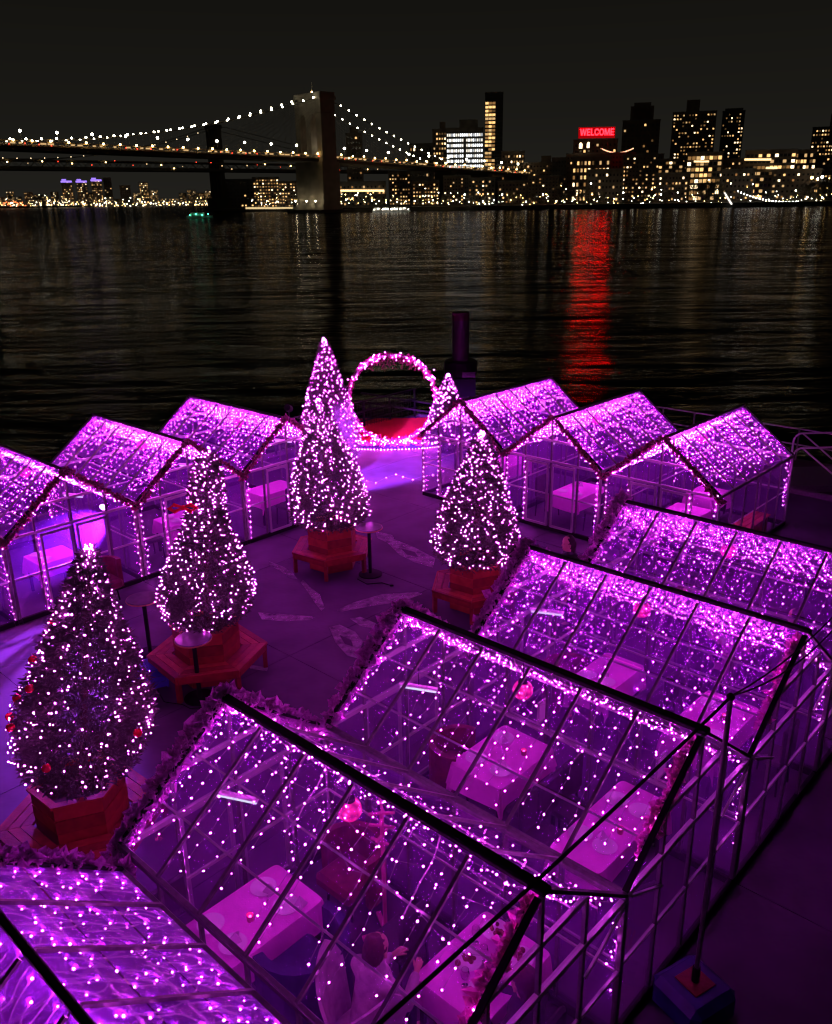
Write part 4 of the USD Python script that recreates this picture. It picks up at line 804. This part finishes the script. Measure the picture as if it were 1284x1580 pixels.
def building(label, px0, px1, ytop, D, m=0, rows=8, cols=6, lit=.4, tone='warm', depth=None, base=None, rz=None, roof=None, cat='building', name='apartment_building', wsz=(.46, .38), seed=0, stuff=False, side=True, tail=None, group=None):
    """A block facing the river between two bearings, its windows set 4 cm proud; returns the thing."""
    rng = np.random.default_rng(seed + int(px0 * 7 + ytop))
    if not stuff: rows, cols, lit = int(rows * 1.25 + .5), int(cols * 1.3 + .5), min(.8, lit * 1.05)
    a, b = far(px0, 300, D), far(px1, 300, D); c = (a + b) / 2; w = np.linalg.norm((b - a)[:2]); top = far((px0 + px1) / 2, ytop, D)[2]; z0 = (WATER + 3.2) if base is None else base
    dp = depth or max(12., w * .6); face = math.degrees(math.atan2(c[1], c[0])) - 90 if rz is None else rz
    h = top - z0
    t = thing(name, label, cat, (c[0], c[1], z0), face, group)
    put('walls', box((0, dp / 2, h / 2), (w, dp, h)), M_bldg[m], t)
    put('parapet', join([box((0, .3, h + .4), (w + .5, .6, .8)), box((0, dp - .3, h + .4), (w + .5, .6, .8)), box((-w / 2, dp / 2, h + .4), (.6, dp - .9, .8)), box((w / 2, dp / 2, h + .4), (.6, dp - .9, .8))]), M_bldg[1], t)
    if roof:
        for (fx, fw, fh) in roof: put('roof_house', box((fx * w, dp * .45, h + fh / 2 + .002), (fw * w, dp * .5, fh)), M_bldg[m], t)
    cw, rh = w / (cols + .4), h / (rows + .6); dark = []
    stuffW = {}
    for r in range(rows):
        burst = rng.random() < .12
        for k in range(cols):
            p = lit * (1.9 if burst else 1.) * (.7 + .6 * meshkit.noise(np.array([k * .35, r * .35, seed + px0])))
            x = (k - (cols - 1) / 2) * cw; z = (r + .75) * rh
            wb = box((x, -.04, z), (cw * wsz[0], .12, rh * wsz[1]))
            if rng.random() < p:
                q = WIN[tone][min(len(WIN[tone]) - 1, int(rng.choice(5, p=(.24, .26, .24, .12, .14))))]
                if stuff: stuffW.setdefault(str(q.GetPath()), []).append(wb)
                else: put('window', wb, q, t)
            else: dark.append(wb)
    for k, v in stuffW.items(): put('lit_windows', join(v), k, t, kind='stuff')
    if dark: put('dark_windows', join(dark), M_pane, t, kind='stuff')
    return t, w, h, dp, c, face, z0

# --- towers and blocks of the near skyline, left to right
B = building
B('narrow dark tower seen just right of the stone bridge tower', 537, 562, 206, 900, 0, 11, 3, .14, seed=1, roof=[(0, .5, 6)])
B('dark wide block behind the falling bridge cables', 632, 668, 222, 930, 1, 7, 5, .08, seed=2)
B('brown block lit in its upper storeys left of the grid-windowed hall', 668, 690, 200, 905, 0, 12, 4, .62, seed=3, roof=[(.2, .4, 7)])
t, w, h, dp, c, face, z0 = B('broad block whose close grid of windows all shine white', 689, 745, 198, 900, 1, 13, 17, .0, 'white', seed=4, roof=[(.1, .5, 8)])
gw = []
for r in range(8):
    for k in range(17):
        if k in (8,) and r < 7: continue
        gw.append((k, r))
for k, r in gw: put('window', box(((k - 8) * w / 17.4, -.12, h * (.44 + .068 * r)), (w / 17.4 * .62, .14, h * .036)), WIN['white'][RNG.choice(3, p=(.62, .28, .1))], t)
t, w, h, dp, c, face, z0 = B('tall slim tower with a dark flat crown, rows of lit windows on its left half', 747, 774, 143, 890, 2, 26, 5, .0, seed=5, wsz=(.8, .6))
for r in range(26):
    for k in range(3):
        if RNG.random() < .88: put('window', box((-w / 2 + w * .11 + k * w * .19, -.12, h * (.06 + .034 * r)), (w * .165, .14, h * .020)), WIN['warm'][RNG.choice(5, p=(.26, .34, .26, .04, .10))], t)
B('low-rise block with even rows of windows right of the slim tower', 773, 808, 234, 880, 0, 7, 6, .62, seed=6)
B('dim brown block above the end of the bridge approach', 806, 856, 251, 860, 0, 7, 8, .16, seed=7, roof=[(.2, .3, 6)])
B('dark flat-roofed block left of the sign building', 850, 882, 244, 800, 1, 8, 5, .2, seed=8)
t, w, h, dp, c, face, z0 = B('dark factory building that carries the red sign on its roof', 872, 976, 237, 770, 0, 8, 16, .08, seed=9)
B('set-back upper storeys under the red sign', 882, 948, 216, 800, 0, 3, 8, .05, seed=10, base=30)
B('lower wing with a full grid of lit windows below the red sign', 881, 939, 242, 745, 0, 5, 8, .72, seed=11, wsz=(.5, .5))
B('tall dark hotel with a stepped rounded top', 955, 1010, 186, 900, 0, 12, 7, .07, seed=12, roof=[(0, .62, 13), (0, .45, 16)])
B('middle-height block with scattered warm windows below the dark hotel', 958, 1019, 239, 735, 0, 9, 9, .42, seed=13)
B('block with a bright balcony strip between the hotel and the twin slab', 1013, 1050, 246, 725, 0, 8, 5, .5, seed=14, wsz=(.8, .55))
B('tall slab with many scattered lit windows and a raised plant room', 1030, 1093, 173, 890, 0, 20, 11, .34, seed=15, roof=[(-.05, .3, 11)])
B('big-windowed loft block lit warm in front of the tall slab', 1056, 1109, 236, 715, 0, 6, 6, .55, seed=16, wsz=(.78, .6))
B('rounded dark tower right of the tall slab, its edges lit', 1104, 1136, 172, 900, 2, 20, 6, .36, seed=17, roof=[(0, .8, 3)])
B('terraced house row with bright glazed top floors', 1146, 1219, 232, 720, 0, 6, 9, .5, seed=18, wsz=(.8, .5))
B('dark gabled row left of the terraces', 1110, 1148, 246, 730, 0, 6, 6, .12, seed=19)
B('warm-lit glazed block at the right of the terraces', 1216, 1251, 232, 725, 0, 6, 6, .5, seed=20, wsz=(.8, .55))
B('tower block cut by the right picture edge, its stepped top lit', 1244, 1310, 196, 880, 0, 14, 12, .55, seed=21, roof=[(.1, .5, 12)])
B('low dark block under the right-hand tower', 1248, 1310, 240, 730, 0, 8, 9, .24, seed=22)
# blocks behind and under the bridge approach
B('lit warehouse with a bright roof edge right of the stone tower', 522, 596, 281, 800, 1, 3, 9, .25, seed=23, base=WATER + 2.2)
B('warm apartment house between warehouse and lofts under the approach', 600, 634, 266, 790, 0, 7, 6, .5, seed=24)
B('loft building with rows of bright windows below the bridge deck', 636, 678, 280, 770, 0, 5, 7, .55, seed=25)
B('dim house behind park trees below the end of the bridge deck', 684, 716, 272, 765, 0, 6, 5, .22, seed=26)
B('grey house with one bright gable below the bridge deck', 722, 764, 275, 760, 1, 5, 6, .3, seed=27)
B('low dark shed at the foot of the approach', 768, 812, 280, 750, 0, 4, 6, .16, seed=28)
B('dark house at the left end of the park', 814, 862, 272, 745, 0, 6, 7, .14, seed=29)
B('dim brown block seen between the two bridge towers', 349, 392, 277, 1060, 1, 6, 6, .05, seed=30, base=WATER + 2)
B('brightly lit block left of the stone tower under the deck', 391, 432, 274, 960, 0, 7, 7, .78, seed=31, base=WATER + 2)
B('lit block partly behind the stone tower under the deck', 430, 470, 280, 950, 0, 6, 7, .5, seed=32, base=WATER + 2)
# ridge of low dark roofs behind the right-hand shore, too deep in shade to part house from house
for i, (a, b, y) in enumerate(((905, 960, 262), (1010, 1060, 268), (1100, 1160, 262), (1190, 1260, 262))):
    B(f'low waterside block {("under the sign building", "before the balcony block", "left of the lit ramp", "right of the lit ramp")[i]}', a, b, y, 708, 0, 4, 8, .26, seed=40 + i)
# strips of light on them
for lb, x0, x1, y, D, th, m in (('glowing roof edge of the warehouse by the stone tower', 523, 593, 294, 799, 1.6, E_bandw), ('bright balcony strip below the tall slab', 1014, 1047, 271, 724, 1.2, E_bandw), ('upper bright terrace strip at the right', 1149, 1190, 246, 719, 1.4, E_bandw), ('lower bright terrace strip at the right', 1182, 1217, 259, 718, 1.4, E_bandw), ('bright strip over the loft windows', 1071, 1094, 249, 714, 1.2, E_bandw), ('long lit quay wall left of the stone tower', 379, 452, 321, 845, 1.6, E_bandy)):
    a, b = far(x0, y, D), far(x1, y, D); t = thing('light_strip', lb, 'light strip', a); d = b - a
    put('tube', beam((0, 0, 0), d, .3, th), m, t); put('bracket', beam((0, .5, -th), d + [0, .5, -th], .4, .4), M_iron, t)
a, b = far(928, 229, 769), far(977, 229, 769); k = np.linspace(0, 1, 15)[:, None]; p = a * (1 - k) + b * k; p[:, 2] -= 3.2 * (4 * k * (1 - k))[:, 0]
t = thing('light_strip', 'sagging string of pinkish lights beside the sign building', 'light strip', (0, 0, 0)); put('string', tube(p, .35, 5), glow('pinkish_string', (1, .35, .22), 2.6), t); put('bulbs', balls(p, .5), E_bandw, t, kind='stuff')
for x, y, lb in ((896, 229, 'left'), (908, 228, 'right')):
    a = far(x, y, 768); t = thing('arched_window', f'bright arched dormer window under the sign, the {lb} one', 'window', a); put('glass', prism(np.array([[-1.3, 0], [1.3, 0], [1.3, 3], [.9, 4], [0, 4.5], [-.9, 4], [-1.3, 3]]), 0, .2), WIN['warm'][3], t)
    # stood upright
    m_ = UsdGeom.Xformable(t); m_.AddRotateXOp().Set(90.)

# the red roof sign
a, b = far(893, 213.5, 766), far(948, 213.5, 766); sw = np.linalg.norm(b - a); rot = math.degrees(math.atan2((b - a)[1], (b - a)[0])); hgt = far(920, 196, 766)[2] - a[2]
t = thing('roof_sign', 'red neon roof sign reading WELCOME above the dark factory', 'sign', a, rot)
tm = meshkit.text_mesh('WELCOME', 1.0, .02, bold=True); tv = np.array(tm.vertices); tv -= tv.min(0); ext = tv.max(0)
E_sign = glow('red_neon', (1., .002, .008), .38); 
lw = np.stack([tv[:, 0] / ext[0] * sw * .94 + sw * .03, -.8 - tv[:, 2] * 10, tv[:, 1] / ext[1] * hgt * .62 + hgt * .24], 1)
put('letters', (lw, np.array(tm.faces)), glow('red_neon_letters', (1., .0010, .0018), 112.), t)
put('board', box((sw / 2, .0, hgt * .5), (sw * 1.02, .5, hgt * 1.0)), E_sign, t)
put('frame', join([box((sw * k / 6, 1.2, hgt * .1 - 2), (.5, .5, hgt + 6)) for k in range(7)]), M_iron, t)

# --- street lamps, park trees, lit ramp on the near shore
lampA = None
def shore_lamp(px, y, D, lb, m, r=.42, hpole=7.):
    p = far(px, y, D); t = thing('street_lamp', lb, 'street lamp', (p[0], p[1], WATER + 3.2), 0, 'street lamps along the far shore'); h = max(2.5, p[2] - WATER - 3.2)
    put('pole', tube([[0, 0, 0], [0, 0, h - r]], .12, 6), M_iron, t); put('lantern', sphere((0, 0, h), r, 1), m, t)
LP = [(533, 300, 792), (551, 301, 792), (574, 309, 740), (596, 312, 735), (640, 310, 730), (668, 309, 728), (700, 303, 725), (717, 300, 722), (738, 297, 720), (746, 312, 716), (762, 309, 716), (775, 300, 718), (797, 304, 714), (812, 312, 708), (838, 300, 706), (858, 311, 700), (874, 292, 700), (912, 283, 698), (914, 300, 690), (962, 297, 690), (978, 305, 685), (1006, 292, 690), (1020, 300, 684), (1046, 297, 684), (1094, 278, 700), (1128, 283, 695), (1162, 284, 690), (1253, 274, 690), (1262, 276, 690), (1269, 273, 690), (1280, 275, 690), (1228, 294, 676), (1246, 304, 668), (1276, 300, 668), (1268, 311, 662)]
side = {}
for i, (x, y, D) in enumerate(LP):
    where = 'under the bridge approach' if x < 720 else 'below the slim tower' if x < 860 else 'before the sign building' if x < 960 else 'before the balcony block' if x < 1060 else 'by the lit ramp' if x < 1180 else 'at the far right'
    side[where] = side.get(where, 0) + 1; n = side[where]
    o = ('first', 'second', 'third', 'fourth', 'fifth', 'sixth', 'seventh', 'eighth', 'ninth', 'tenth')[n - 1]
    shore_lamp(x, y, D, f'{"white" if i % 3 else "yellow"} shore lamp {where}, {o} from the left', E_lampw if i % 3 else E_lampy, (.36 + .2 * ((i * 7) % 5) / 5) * (1.9 if 1240 < x < 1275 and y < 280 else 1.))
rngp = np.random.default_rng(77)
M_bare = mat('bare_twigs', (.2, .18, .13), .9, var=.4)
def park_tree(px, y, D, hgt, lb):
    p = far(px, 312, D); t = thing('park_tree', lb, 'tree', (p[0], p[1], WATER + 3.1), 0, 'trees along the far shore')
    put('trunk', tube([[0, 0, 0], [.1, 0, hgt * .5], [0, .1, hgt * .85]], [.3, .2, .05], 6), M_bark, t)
    n = 420; d = rngp.normal(0, 1, (n, 3)); d /= np.linalg.norm(d, axis=1, keepdims=True); c = d * rngp.uniform(.25, 1, (n, 1)) ** .5 * [hgt * .42, hgt * .42, hgt * .36] + [0, 0, hgt * .62]
    dd = d + [0, 0, .5]; dd /= np.linalg.norm(dd, axis=1, keepdims=True); put('crown', blades(c, dd, hgt * .13, rngp, .22), M_bare, t, kind='stuff')
for i, (x, D, h) in enumerate(((586, 735, 8), (612, 732, 9), (648, 726, 8), (688, 722, 9), (726, 716, 10), (752, 714, 9), (790, 708, 10), (822, 702, 9), (868, 694, 12), (888, 692, 11), (908, 690, 12), (926, 688, 9), (1000, 682, 9), (1028, 680, 8), (1072, 676, 13), (1088, 674, 15), (1104, 672, 14), (1240, 662, 12), (1256, 660, 13), (1272, 660, 12))):
    zone = 'under the bridge approach' if x < 700 else 'below the slim tower' if x < 840 else 'before the sign building' if x < 940 else 'below the balcony block' if x < 1040 else 'left of the lit ramp' if x < 1200 else 'at the far right'
    side[zone + 't'] = side.get(zone + 't', 0) + 1
    park_tree(x, 312, D, h, f'bare park tree {zone}, {("first", "second", "third", "fourth", "fifth")[side[zone + "t"] - 1]} from the left')
a, b = far(1139, 295, 690), far(1229, 311, 655); k = np.linspace(0, 1, 19)[:, None]; p = a * (1 - k) + b * k; p[:, 2] -= (3.2 * (4 * k * (1 - k)))[:, 0] * .8
t = thing('pier_lights', 'curved row of small white lights along the walkway right of the lit ramp', 'lights', (0, 0, 0)); 
for q in p: put('lantern', sphere(q, .5, 1), glow('white_pier_lamp', (1, .96, .86), 16) if 'white_pier' not in USED else None, t) if 0 else None
E_pier = glow('white_pier_lamp', (1, .96, .86), 16)
for q in p: put('lantern', sphere(q, .45, 1), E_pier, t)
put('walkway', tube(p - [0, 0, 1.2], .5, 6), M_iron, t)
a, b = far(1118, 297, 690), far(1129, 315, 655); t = thing('lit_ramp', 'steep white lit ramp coming down to the water in the park', 'ramp', (0, 0, 0))
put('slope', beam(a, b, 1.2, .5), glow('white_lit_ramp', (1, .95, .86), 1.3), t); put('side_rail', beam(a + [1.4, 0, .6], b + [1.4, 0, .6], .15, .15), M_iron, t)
# moored boats by the stone tower
def boat(px, y, D, L, lb, lights, m):
    p = far(px, y, D); t = thing('boat', lb, 'boat', (p[0], p[1], WATER), 0, 'boats on the river')
    hull = [[-L / 2, -1.6], [L * .3, -1.6], [L / 2, 0], [L * .3, 1.6], [-L / 2, 1.6]]
    put('hull', prism(np.array(hull), -.4, 1.3), M_white, t); put('cabin', cham((-L * .08, 0, 2.3), (L * .5, 2.4, 1.9), .2), M_white, t); put('mast', tube([[0, 0, 3.2], [0, 0, 6]], .08, 5), M_iron, t)
    for k in range(lights): put('cabin_light', sphere((-L * .35 + L * .7 * k / max(1, lights - 1), -1.75, 1.9 + .5 * (k % 2)), .3, 1), m, t)
for i, (x, n) in enumerate(((584, 3), (597, 4), (611, 4), (624, 3))): boat(x, 327, 700, 9, f'white moored boat right of the stone tower, {("leftmost", "second from left", "third from left", "rightmost")[i]}', n, E_lampw)
boat(308, 330, 560, 16, 'small ferry with green lights in mid river before the iron tower', 4, E_green)

# --- the stone-towered suspension bridge
BT = np.array([-72., 720.]); BD = np.array([.756, .654]); BD /= np.linalg.norm(BD); BN = np.array([BD[1], -BD[0]])     # BN: the side towards the camera
def bp(s, n, z): return np.array([*(BT + BD * s + BN * n), z])
def deck_z(s): return np.interp(s, [-520, -235, 0, 235, 420], [39.5, 41, 37, 26.5, 16])
t = thing('suspension_bridge', 'stone-towered suspension bridge with lights strung along its cables', 'bridge', (0, 0, 0))
ss = np.linspace(-520, 400, 70)
def ribbon(n0, n1, dz0, dz1):
    v = []
    for s in ss: z = float(deck_z(s)); v += [bp(s, n0, z + dz0), bp(s, n1, z + dz0), bp(s, n1, z + dz1), bp(s, n0, z + dz1)]
    f = [[i * 4 + j, i * 4 + (j + 1) % 4, i * 4 + 4 + (j + 1) % 4, i * 4 + 4 + j] for i in range(len(ss) - 1) for j in range(4)]
    return np.array(v), np.array(f)
put('roadway', ribbon(-12, 12, -2.6, -.4), M_iron, t)
M_warmdeck = mat('ochre_steelwork', (.42, .32, .2), .6)
for s_ in (-1, 1):
    put('truss_rail', join([ribbon(s_ * 12.2 - .25, s_ * 12.2 + .25, 1.9, 2.4), ribbon(s_ * 12.2 - .25, s_ * 12.2 + .25, -.39, .1)]), M_warmdeck, t)
    put('truss_bars', join([beam(bp(s, s_ * 12.2, deck_z(s) - .3), bp(s + 4.5, s_ * 12.2, deck_z(s + 4.5) + 2), .2, .25) for s in np.arange(-515, 390, 5.)]), M_warmdeck, t, kind='stuff')
# stone tower: three shafts, two pointed arches
tw = []
def slab(n0, n1, z0, z1, th=13.): 
    c = bp(0, (n0 + n1) / 2, (z0 + z1) / 2); return xf(box((0, 0, 0), (th, abs(n1 - n0), z1 - z0)), c, math.degrees(math.atan2(BD[1], BD[0])))
th_top = 82.3
put('tower_base', join([slab(-18.6, 18.6, WATER - 2, 4, 18), slab(-18, 18, 4.002, 34.4, 16)]), M_stone, t)
for n0, n1 in ((-17, -10.6), (-3.2, 3.2), (10.6, 17)): put('tower_shaft', slab(n0, n1, 34.4, 68, 13), M_stone, t)
for n0, n1 in ((-10.6, -3.2), (3.2, 10.6)):                      # pointed arch heads between the shafts
    k = np.linspace(0, 1, 9); half = (n1 - n0) / 2; arc = [(half * (1 - q ** 1.6) , 60 + 8 * math.sin(q * PI / 2)) for q in k]
    pts = [(-half, 68.2), (-half, 60)] + [(-x, z) for x, z in arc] + [(x, z) for x, z in arc[::-1]] + [(half, 60), (half, 68.2)]
    m = trimesh.creation.extrude_polygon(Polygon(pts).buffer(0), 12.4, engine='earcut'); v = np.array(m.vertices); c = bp(0, (n0 + n1) / 2, 0)
    d3 = np.array([*BD, 0]); n3 = np.array([*BN, 0]); vv = c + v[:, :1] * n3 + v[:, 1:2] * [0, 0, 1] + (v[:, 2:] - 6.2) * d3
    put('arch_head', (vv, np.array(m.faces)), M_stone, t)
put('tower_top', join([slab(-17, 17, 68.2, 77, 13), slab(-17.8, 17.8, 77.002, 79.4, 14.6), slab(-17.2, 17.2, 79.402, th_top, 13.4)]), M_stone, t)
put('flagpole', tube([bp(0, -2, th_top), bp(0, -2, th_top + 8)], .22, 6), M_white, t); put('beacon', sphere(bp(0, -2, th_top + 1.2), .8, 1), E_lampy, t)
def cab_z(s): return 43.5 + 36.8 * ((s + 240) / 240) ** 2 if s <= 0 else 80.3 - (s / 128.) * 45 + 10 * ((s / 128.) ** 2 - s / 128.)
for s_ in (-1, 1):
    cs = np.concatenate([np.linspace(-470, 0, 48), np.linspace(4, 128, 22)])
    put('main_cable', tube([bp(s, s_ * 11.5, min(cab_z(s), 81)) for s in cs], .32, 5), M_iron, t)
    put('suspenders', join([tube([bp(s, s_ * 11.5, cab_z(s)), bp(s, s_ * 11.5, deck_z(s) + 2)], .05, 3) for s in np.arange(-465, 126, 5.) if cab_z(s) > deck_z(s) + 3]), M_iron, t, kind='stuff')
    put('stays', join([tube([bp(0, s_ * 11.5, 78), bp(s, s_ * 11.5, deck_z(s) + 2)], .06, 3) for s in list(range(-110, -15, 9)) + list(range(16, 100, 9))]), M_iron, t, kind='stuff')
    for s in np.concatenate([np.arange(-452, -4, 9.2), np.arange(7, 126, 7.4)]): put('necklace_light', sphere(bp(s + s_ * 2, s_ * 11.5, cab_z(s + s_ * 2) + .6), .6, 1), E_neck, t)
rl = np.random.default_rng(9)
for i, s in enumerate(np.arange(-420, 240, 22.)):
    z = deck_z(s); put('lamp_post', tube([bp(s, 9, z), bp(s, 9, z + 8)], .12, 5), M_iron, t); put('lamp', sphere(bp(s, 9, z + 8.2), .8, 1), E_lampw, t)
    for q in (5, 16): put('lamp', sphere(bp(s + q, 12.9, z + 2.6), .62, 1), E_lampy, t)  # yellow lamps added along the deck edge to light the trusses
for s in np.arange(-430, 260, 9.):
    if rl.random() < .6: put('tail_light', sphere(bp(s + rl.uniform(-3, 3), 12.6, deck_z(s) + rl.uniform(.4, 1.4)), .3, 1), E_redl if rl.random() < .75 else E_bandw, t)
put('traffic_glow', join([xf(box((0, 0, 0), (rl.uniform(1.5, 4), .2, .8)), bp(s, 12.55, deck_z(s) + 1.2), math.degrees(math.atan2(BD[1], BD[0]))) for s in np.arange(-440, 260, 4.5) if rl.random() < .6]), WIN['warm'][1], t, kind='stuff')  # glowing blocks added along the deck for its golden light
# piers of the land approach
for s in (135, 180, 225, 270): put('approach_pier', xf(box((0, 0, 0), (5, 22, deck_z(s) - 2.4 - WATER)), bp(s, 0, (deck_z(s) - 2.4 + WATER) / 2), math.degrees(math.atan2(BD[1], BD[0]))), M_stone, t)
# work lamps on the pier footing that light the tower's foot
t = thing('footing_lamp', 'bright lamps on the footing of the stone bridge tower', 'lamp', (0, 0, 0))
E_foot = glow('footing_lamp_face', (1, .82, .5), 120)
for s, n in ((-13, -13), (-13, 2), (-13, 14)):
    put('lamp_post', tube([bp(s, n, WATER), bp(s, n, 6)], .15, 6), M_iron, t); put('lamp', sphere(bp(s, n, 6.4), .42, 1), E_foot, t)
put('footing', xf(box((0, 0, 0), (30, 46, 2.6)), bp(0, 0, WATER + 1), math.degrees(math.atan2(BD[1], BD[0]))), M_rock, t)

# --- the iron bridge behind it
MT = np.array([-218., 1048.]); MD = np.array([171., 158.]); MD /= np.linalg.norm(MD); MN = np.array([MD[1], -MD[0]]); ma = math.degrees(math.atan2(MD[1], MD[0]))
def mp(s, n, z): return np.array([*(MT + MD * s + MN * n), z])
t = thing('iron_bridge', 'dark iron suspension bridge behind the stone-towered one', 'bridge', (0, 0, 0))
L0, L1 = -520, 330
put('deck', xf(box((0, 0, 0), (L1 - L0, 36, 3.2)), mp((L0 + L1) / 2, 0, 40), ma), M_iron, t)
put('upper_deck', xf(box((0, 0, 0), (L1 - L0, 34, 1.0)), mp((L0 + L1) / 2, 0, 47.2), ma), M_iron, t)
put('truss', join([beam(mp(s, n, 41.6), mp(s + 5.5, n, 46.7), .4, .4) for n in (-17, 17) for s in np.arange(L0, L1 - 6, 11.)] + [beam(mp(s + 5.5, n, 46.7), mp(s + 11, n, 41.6), .4, .4) for n in (-17, 17) for s in np.arange(L0, L1 - 12, 11.)]), M_iron, t, kind='stuff')
for n in (-10, -3.5, 3.5, 10): put('tower_leg', xf(box((0, 0, 0), (6, 3., 83)), mp(0, n, 42.5), ma), M_iron, t)
put('tower_crown', join([xf(box((0, 0, 0), (7, 25, 4)), mp(0, 0, 84.5), ma), xf(box((0, 0, 0), (6.4, 20, 3)), mp(0, 0, 64), ma), xf(box((0, 0, 0), (6.4, 20, 3)), mp(0, 0, 34), ma)]), M_iron, t)
put('tower_pier', xf(m3_taper(), mp(0, 0, 0), ma) if 0 else join([xf(box((0, 0, 0), (13, 30, 14)), mp(0, 0, 4), ma), xf(box((0, 0, 0), (18, 36, 4)), mp(0, 0, -1), ma)]), M_iron, t)
def mcz(s): return 48 + 37 * ((s + 225) / 225) ** 2 if s <= 0 else 85 - s * .17
for n in (-15, 15):
    put('main_cable', tube([mp(s, n, mcz(s)) for s in np.linspace(-480, 220, 60)], .35, 5), M_iron, t)
for s in np.arange(-470, -20, 13.): put('cable_light', sphere(mp(s, 15, mcz(s) + .5), .42, 1), WIN['warm'][3], t)
for s in np.arange(-500, 320, 15.):
    k = rl.random(); put('deck_light', sphere(mp(s + rl.uniform(-4, 4), 18.4, 42 + rl.uniform(-1, 6)), .55 if k < .6 else .35, 1), E_lampy if k < .35 else E_bandw if k < .7 else E_redl, t)
put('signal', sphere(mp(-262, 18.5, 38), .5, 1), E_green, t)

# --- the distant skyline down river
rs = np.random.default_rng(21); E_dist = [glow('distant_lamp_warm', (1, .62, .25), 7.), glow('distant_lamp_white', (1, .9, .7), 9.), glow('distant_lamp_red', (1, .2, .05), 4.)]
ORD = 'first second third fourth fifth sixth seventh eighth ninth tenth eleventh twelfth thirteenth fourteenth fifteenth sixteenth seventeenth eighteenth nineteenth twentieth twenty-first twenty-second twenty-third twenty-fourth'.split()
for k in range(24):
    x = -6 + k * 14 + rs.uniform(-2, 2); w = rs.uniform(9, 15); y = rs.uniform(293, 309)
    B(f'distant waterside block with specks of light, {ORD[k]} from the left along the far bank', x, x + w, y, 2860 + rs.uniform(-20, 120), rs.integers(2), max(4, int((318 - y) / 2.2)), int(w / 2) + 1, .38, seed=k, stuff=True, base=WATER + 5, name='distant_block', depth=30, group='distant waterside blocks')
for i, (x0, x1, y) in enumerate(((97, 113, 279), (120, 136, 279), (143, 159, 277))):
    t, w, h, dp, c, face, z0 = B(f'distant tower with violet crown lights, the {("left", "middle", "right")[i]} of three', x0, x1, y, 2840, 0, 13, 6, .4, seed=60 + i, stuff=True, base=WATER + 5, name='distant_tower', depth=26)
    put('crown_light', join([box((0, -.5, h - 2.), (w, .6, 5)), box((-w * .2, -.5, h + 3), (w * .4, .6, 4))]), WIN['violet'][0], t)
B('distant dark tower right of the violet-crowned three', 162, 174, 274, 2900, 0, 14, 4, .12, seed=70, stuff=True, base=WATER + 5, name='distant_tower', depth=26)
B('distant slim tower with a warm lit top in the middle of the gap', 216, 230, 281, 2900, 1, 12, 5, .7, seed=71, stuff=True, base=WATER + 5, name='distant_tower', depth=26)
B('distant dark slab left of the warm-topped tower', 186, 202, 286, 2880, 0, 10, 5, .1, seed=72, stuff=True, base=WATER + 5, name='distant_tower', depth=26)
t = thing('distant_lamps', 'sprinkle of tiny street lamps along the distant waterfront', 'street lamps', (0, 0, 0), kind='stuff')
for j in range(3):
    m = int((150, 90, 40)[j]); xx = rs.uniform(-20, 335, m) if j < 2 else rs.uniform(-10, 40, m); yy = 318 - np.abs(rs.normal(0, 6 if j < 2 else 4, m)) 
    put('lamps', balls(np.array([far(a, b, 2790) for a, b in zip(xx, yy)]), rs.uniform(.8, 1.8, m)), E_dist[j], t, kind='stuff')
xx = rs.uniform(380, 1284, 260); yy = 316 - np.abs(rs.normal(0, 12, 260)); t = thing('park_lamps', 'sprinkle of tiny lamps and lit doorways along the nearer far shore', 'lamps', (0, 0, 0), kind='stuff')
for j in range(2): put('lamps', balls(np.array([far(a, b - .016 * 0, 715 - (a - 640) * .06 if a > 525 else 940) for a, b in zip(xx[j::2], yy[j::2])]), rs.uniform(.14, .36, 130)), (E_lampy, E_lampw)[j], t, kind='stuff')
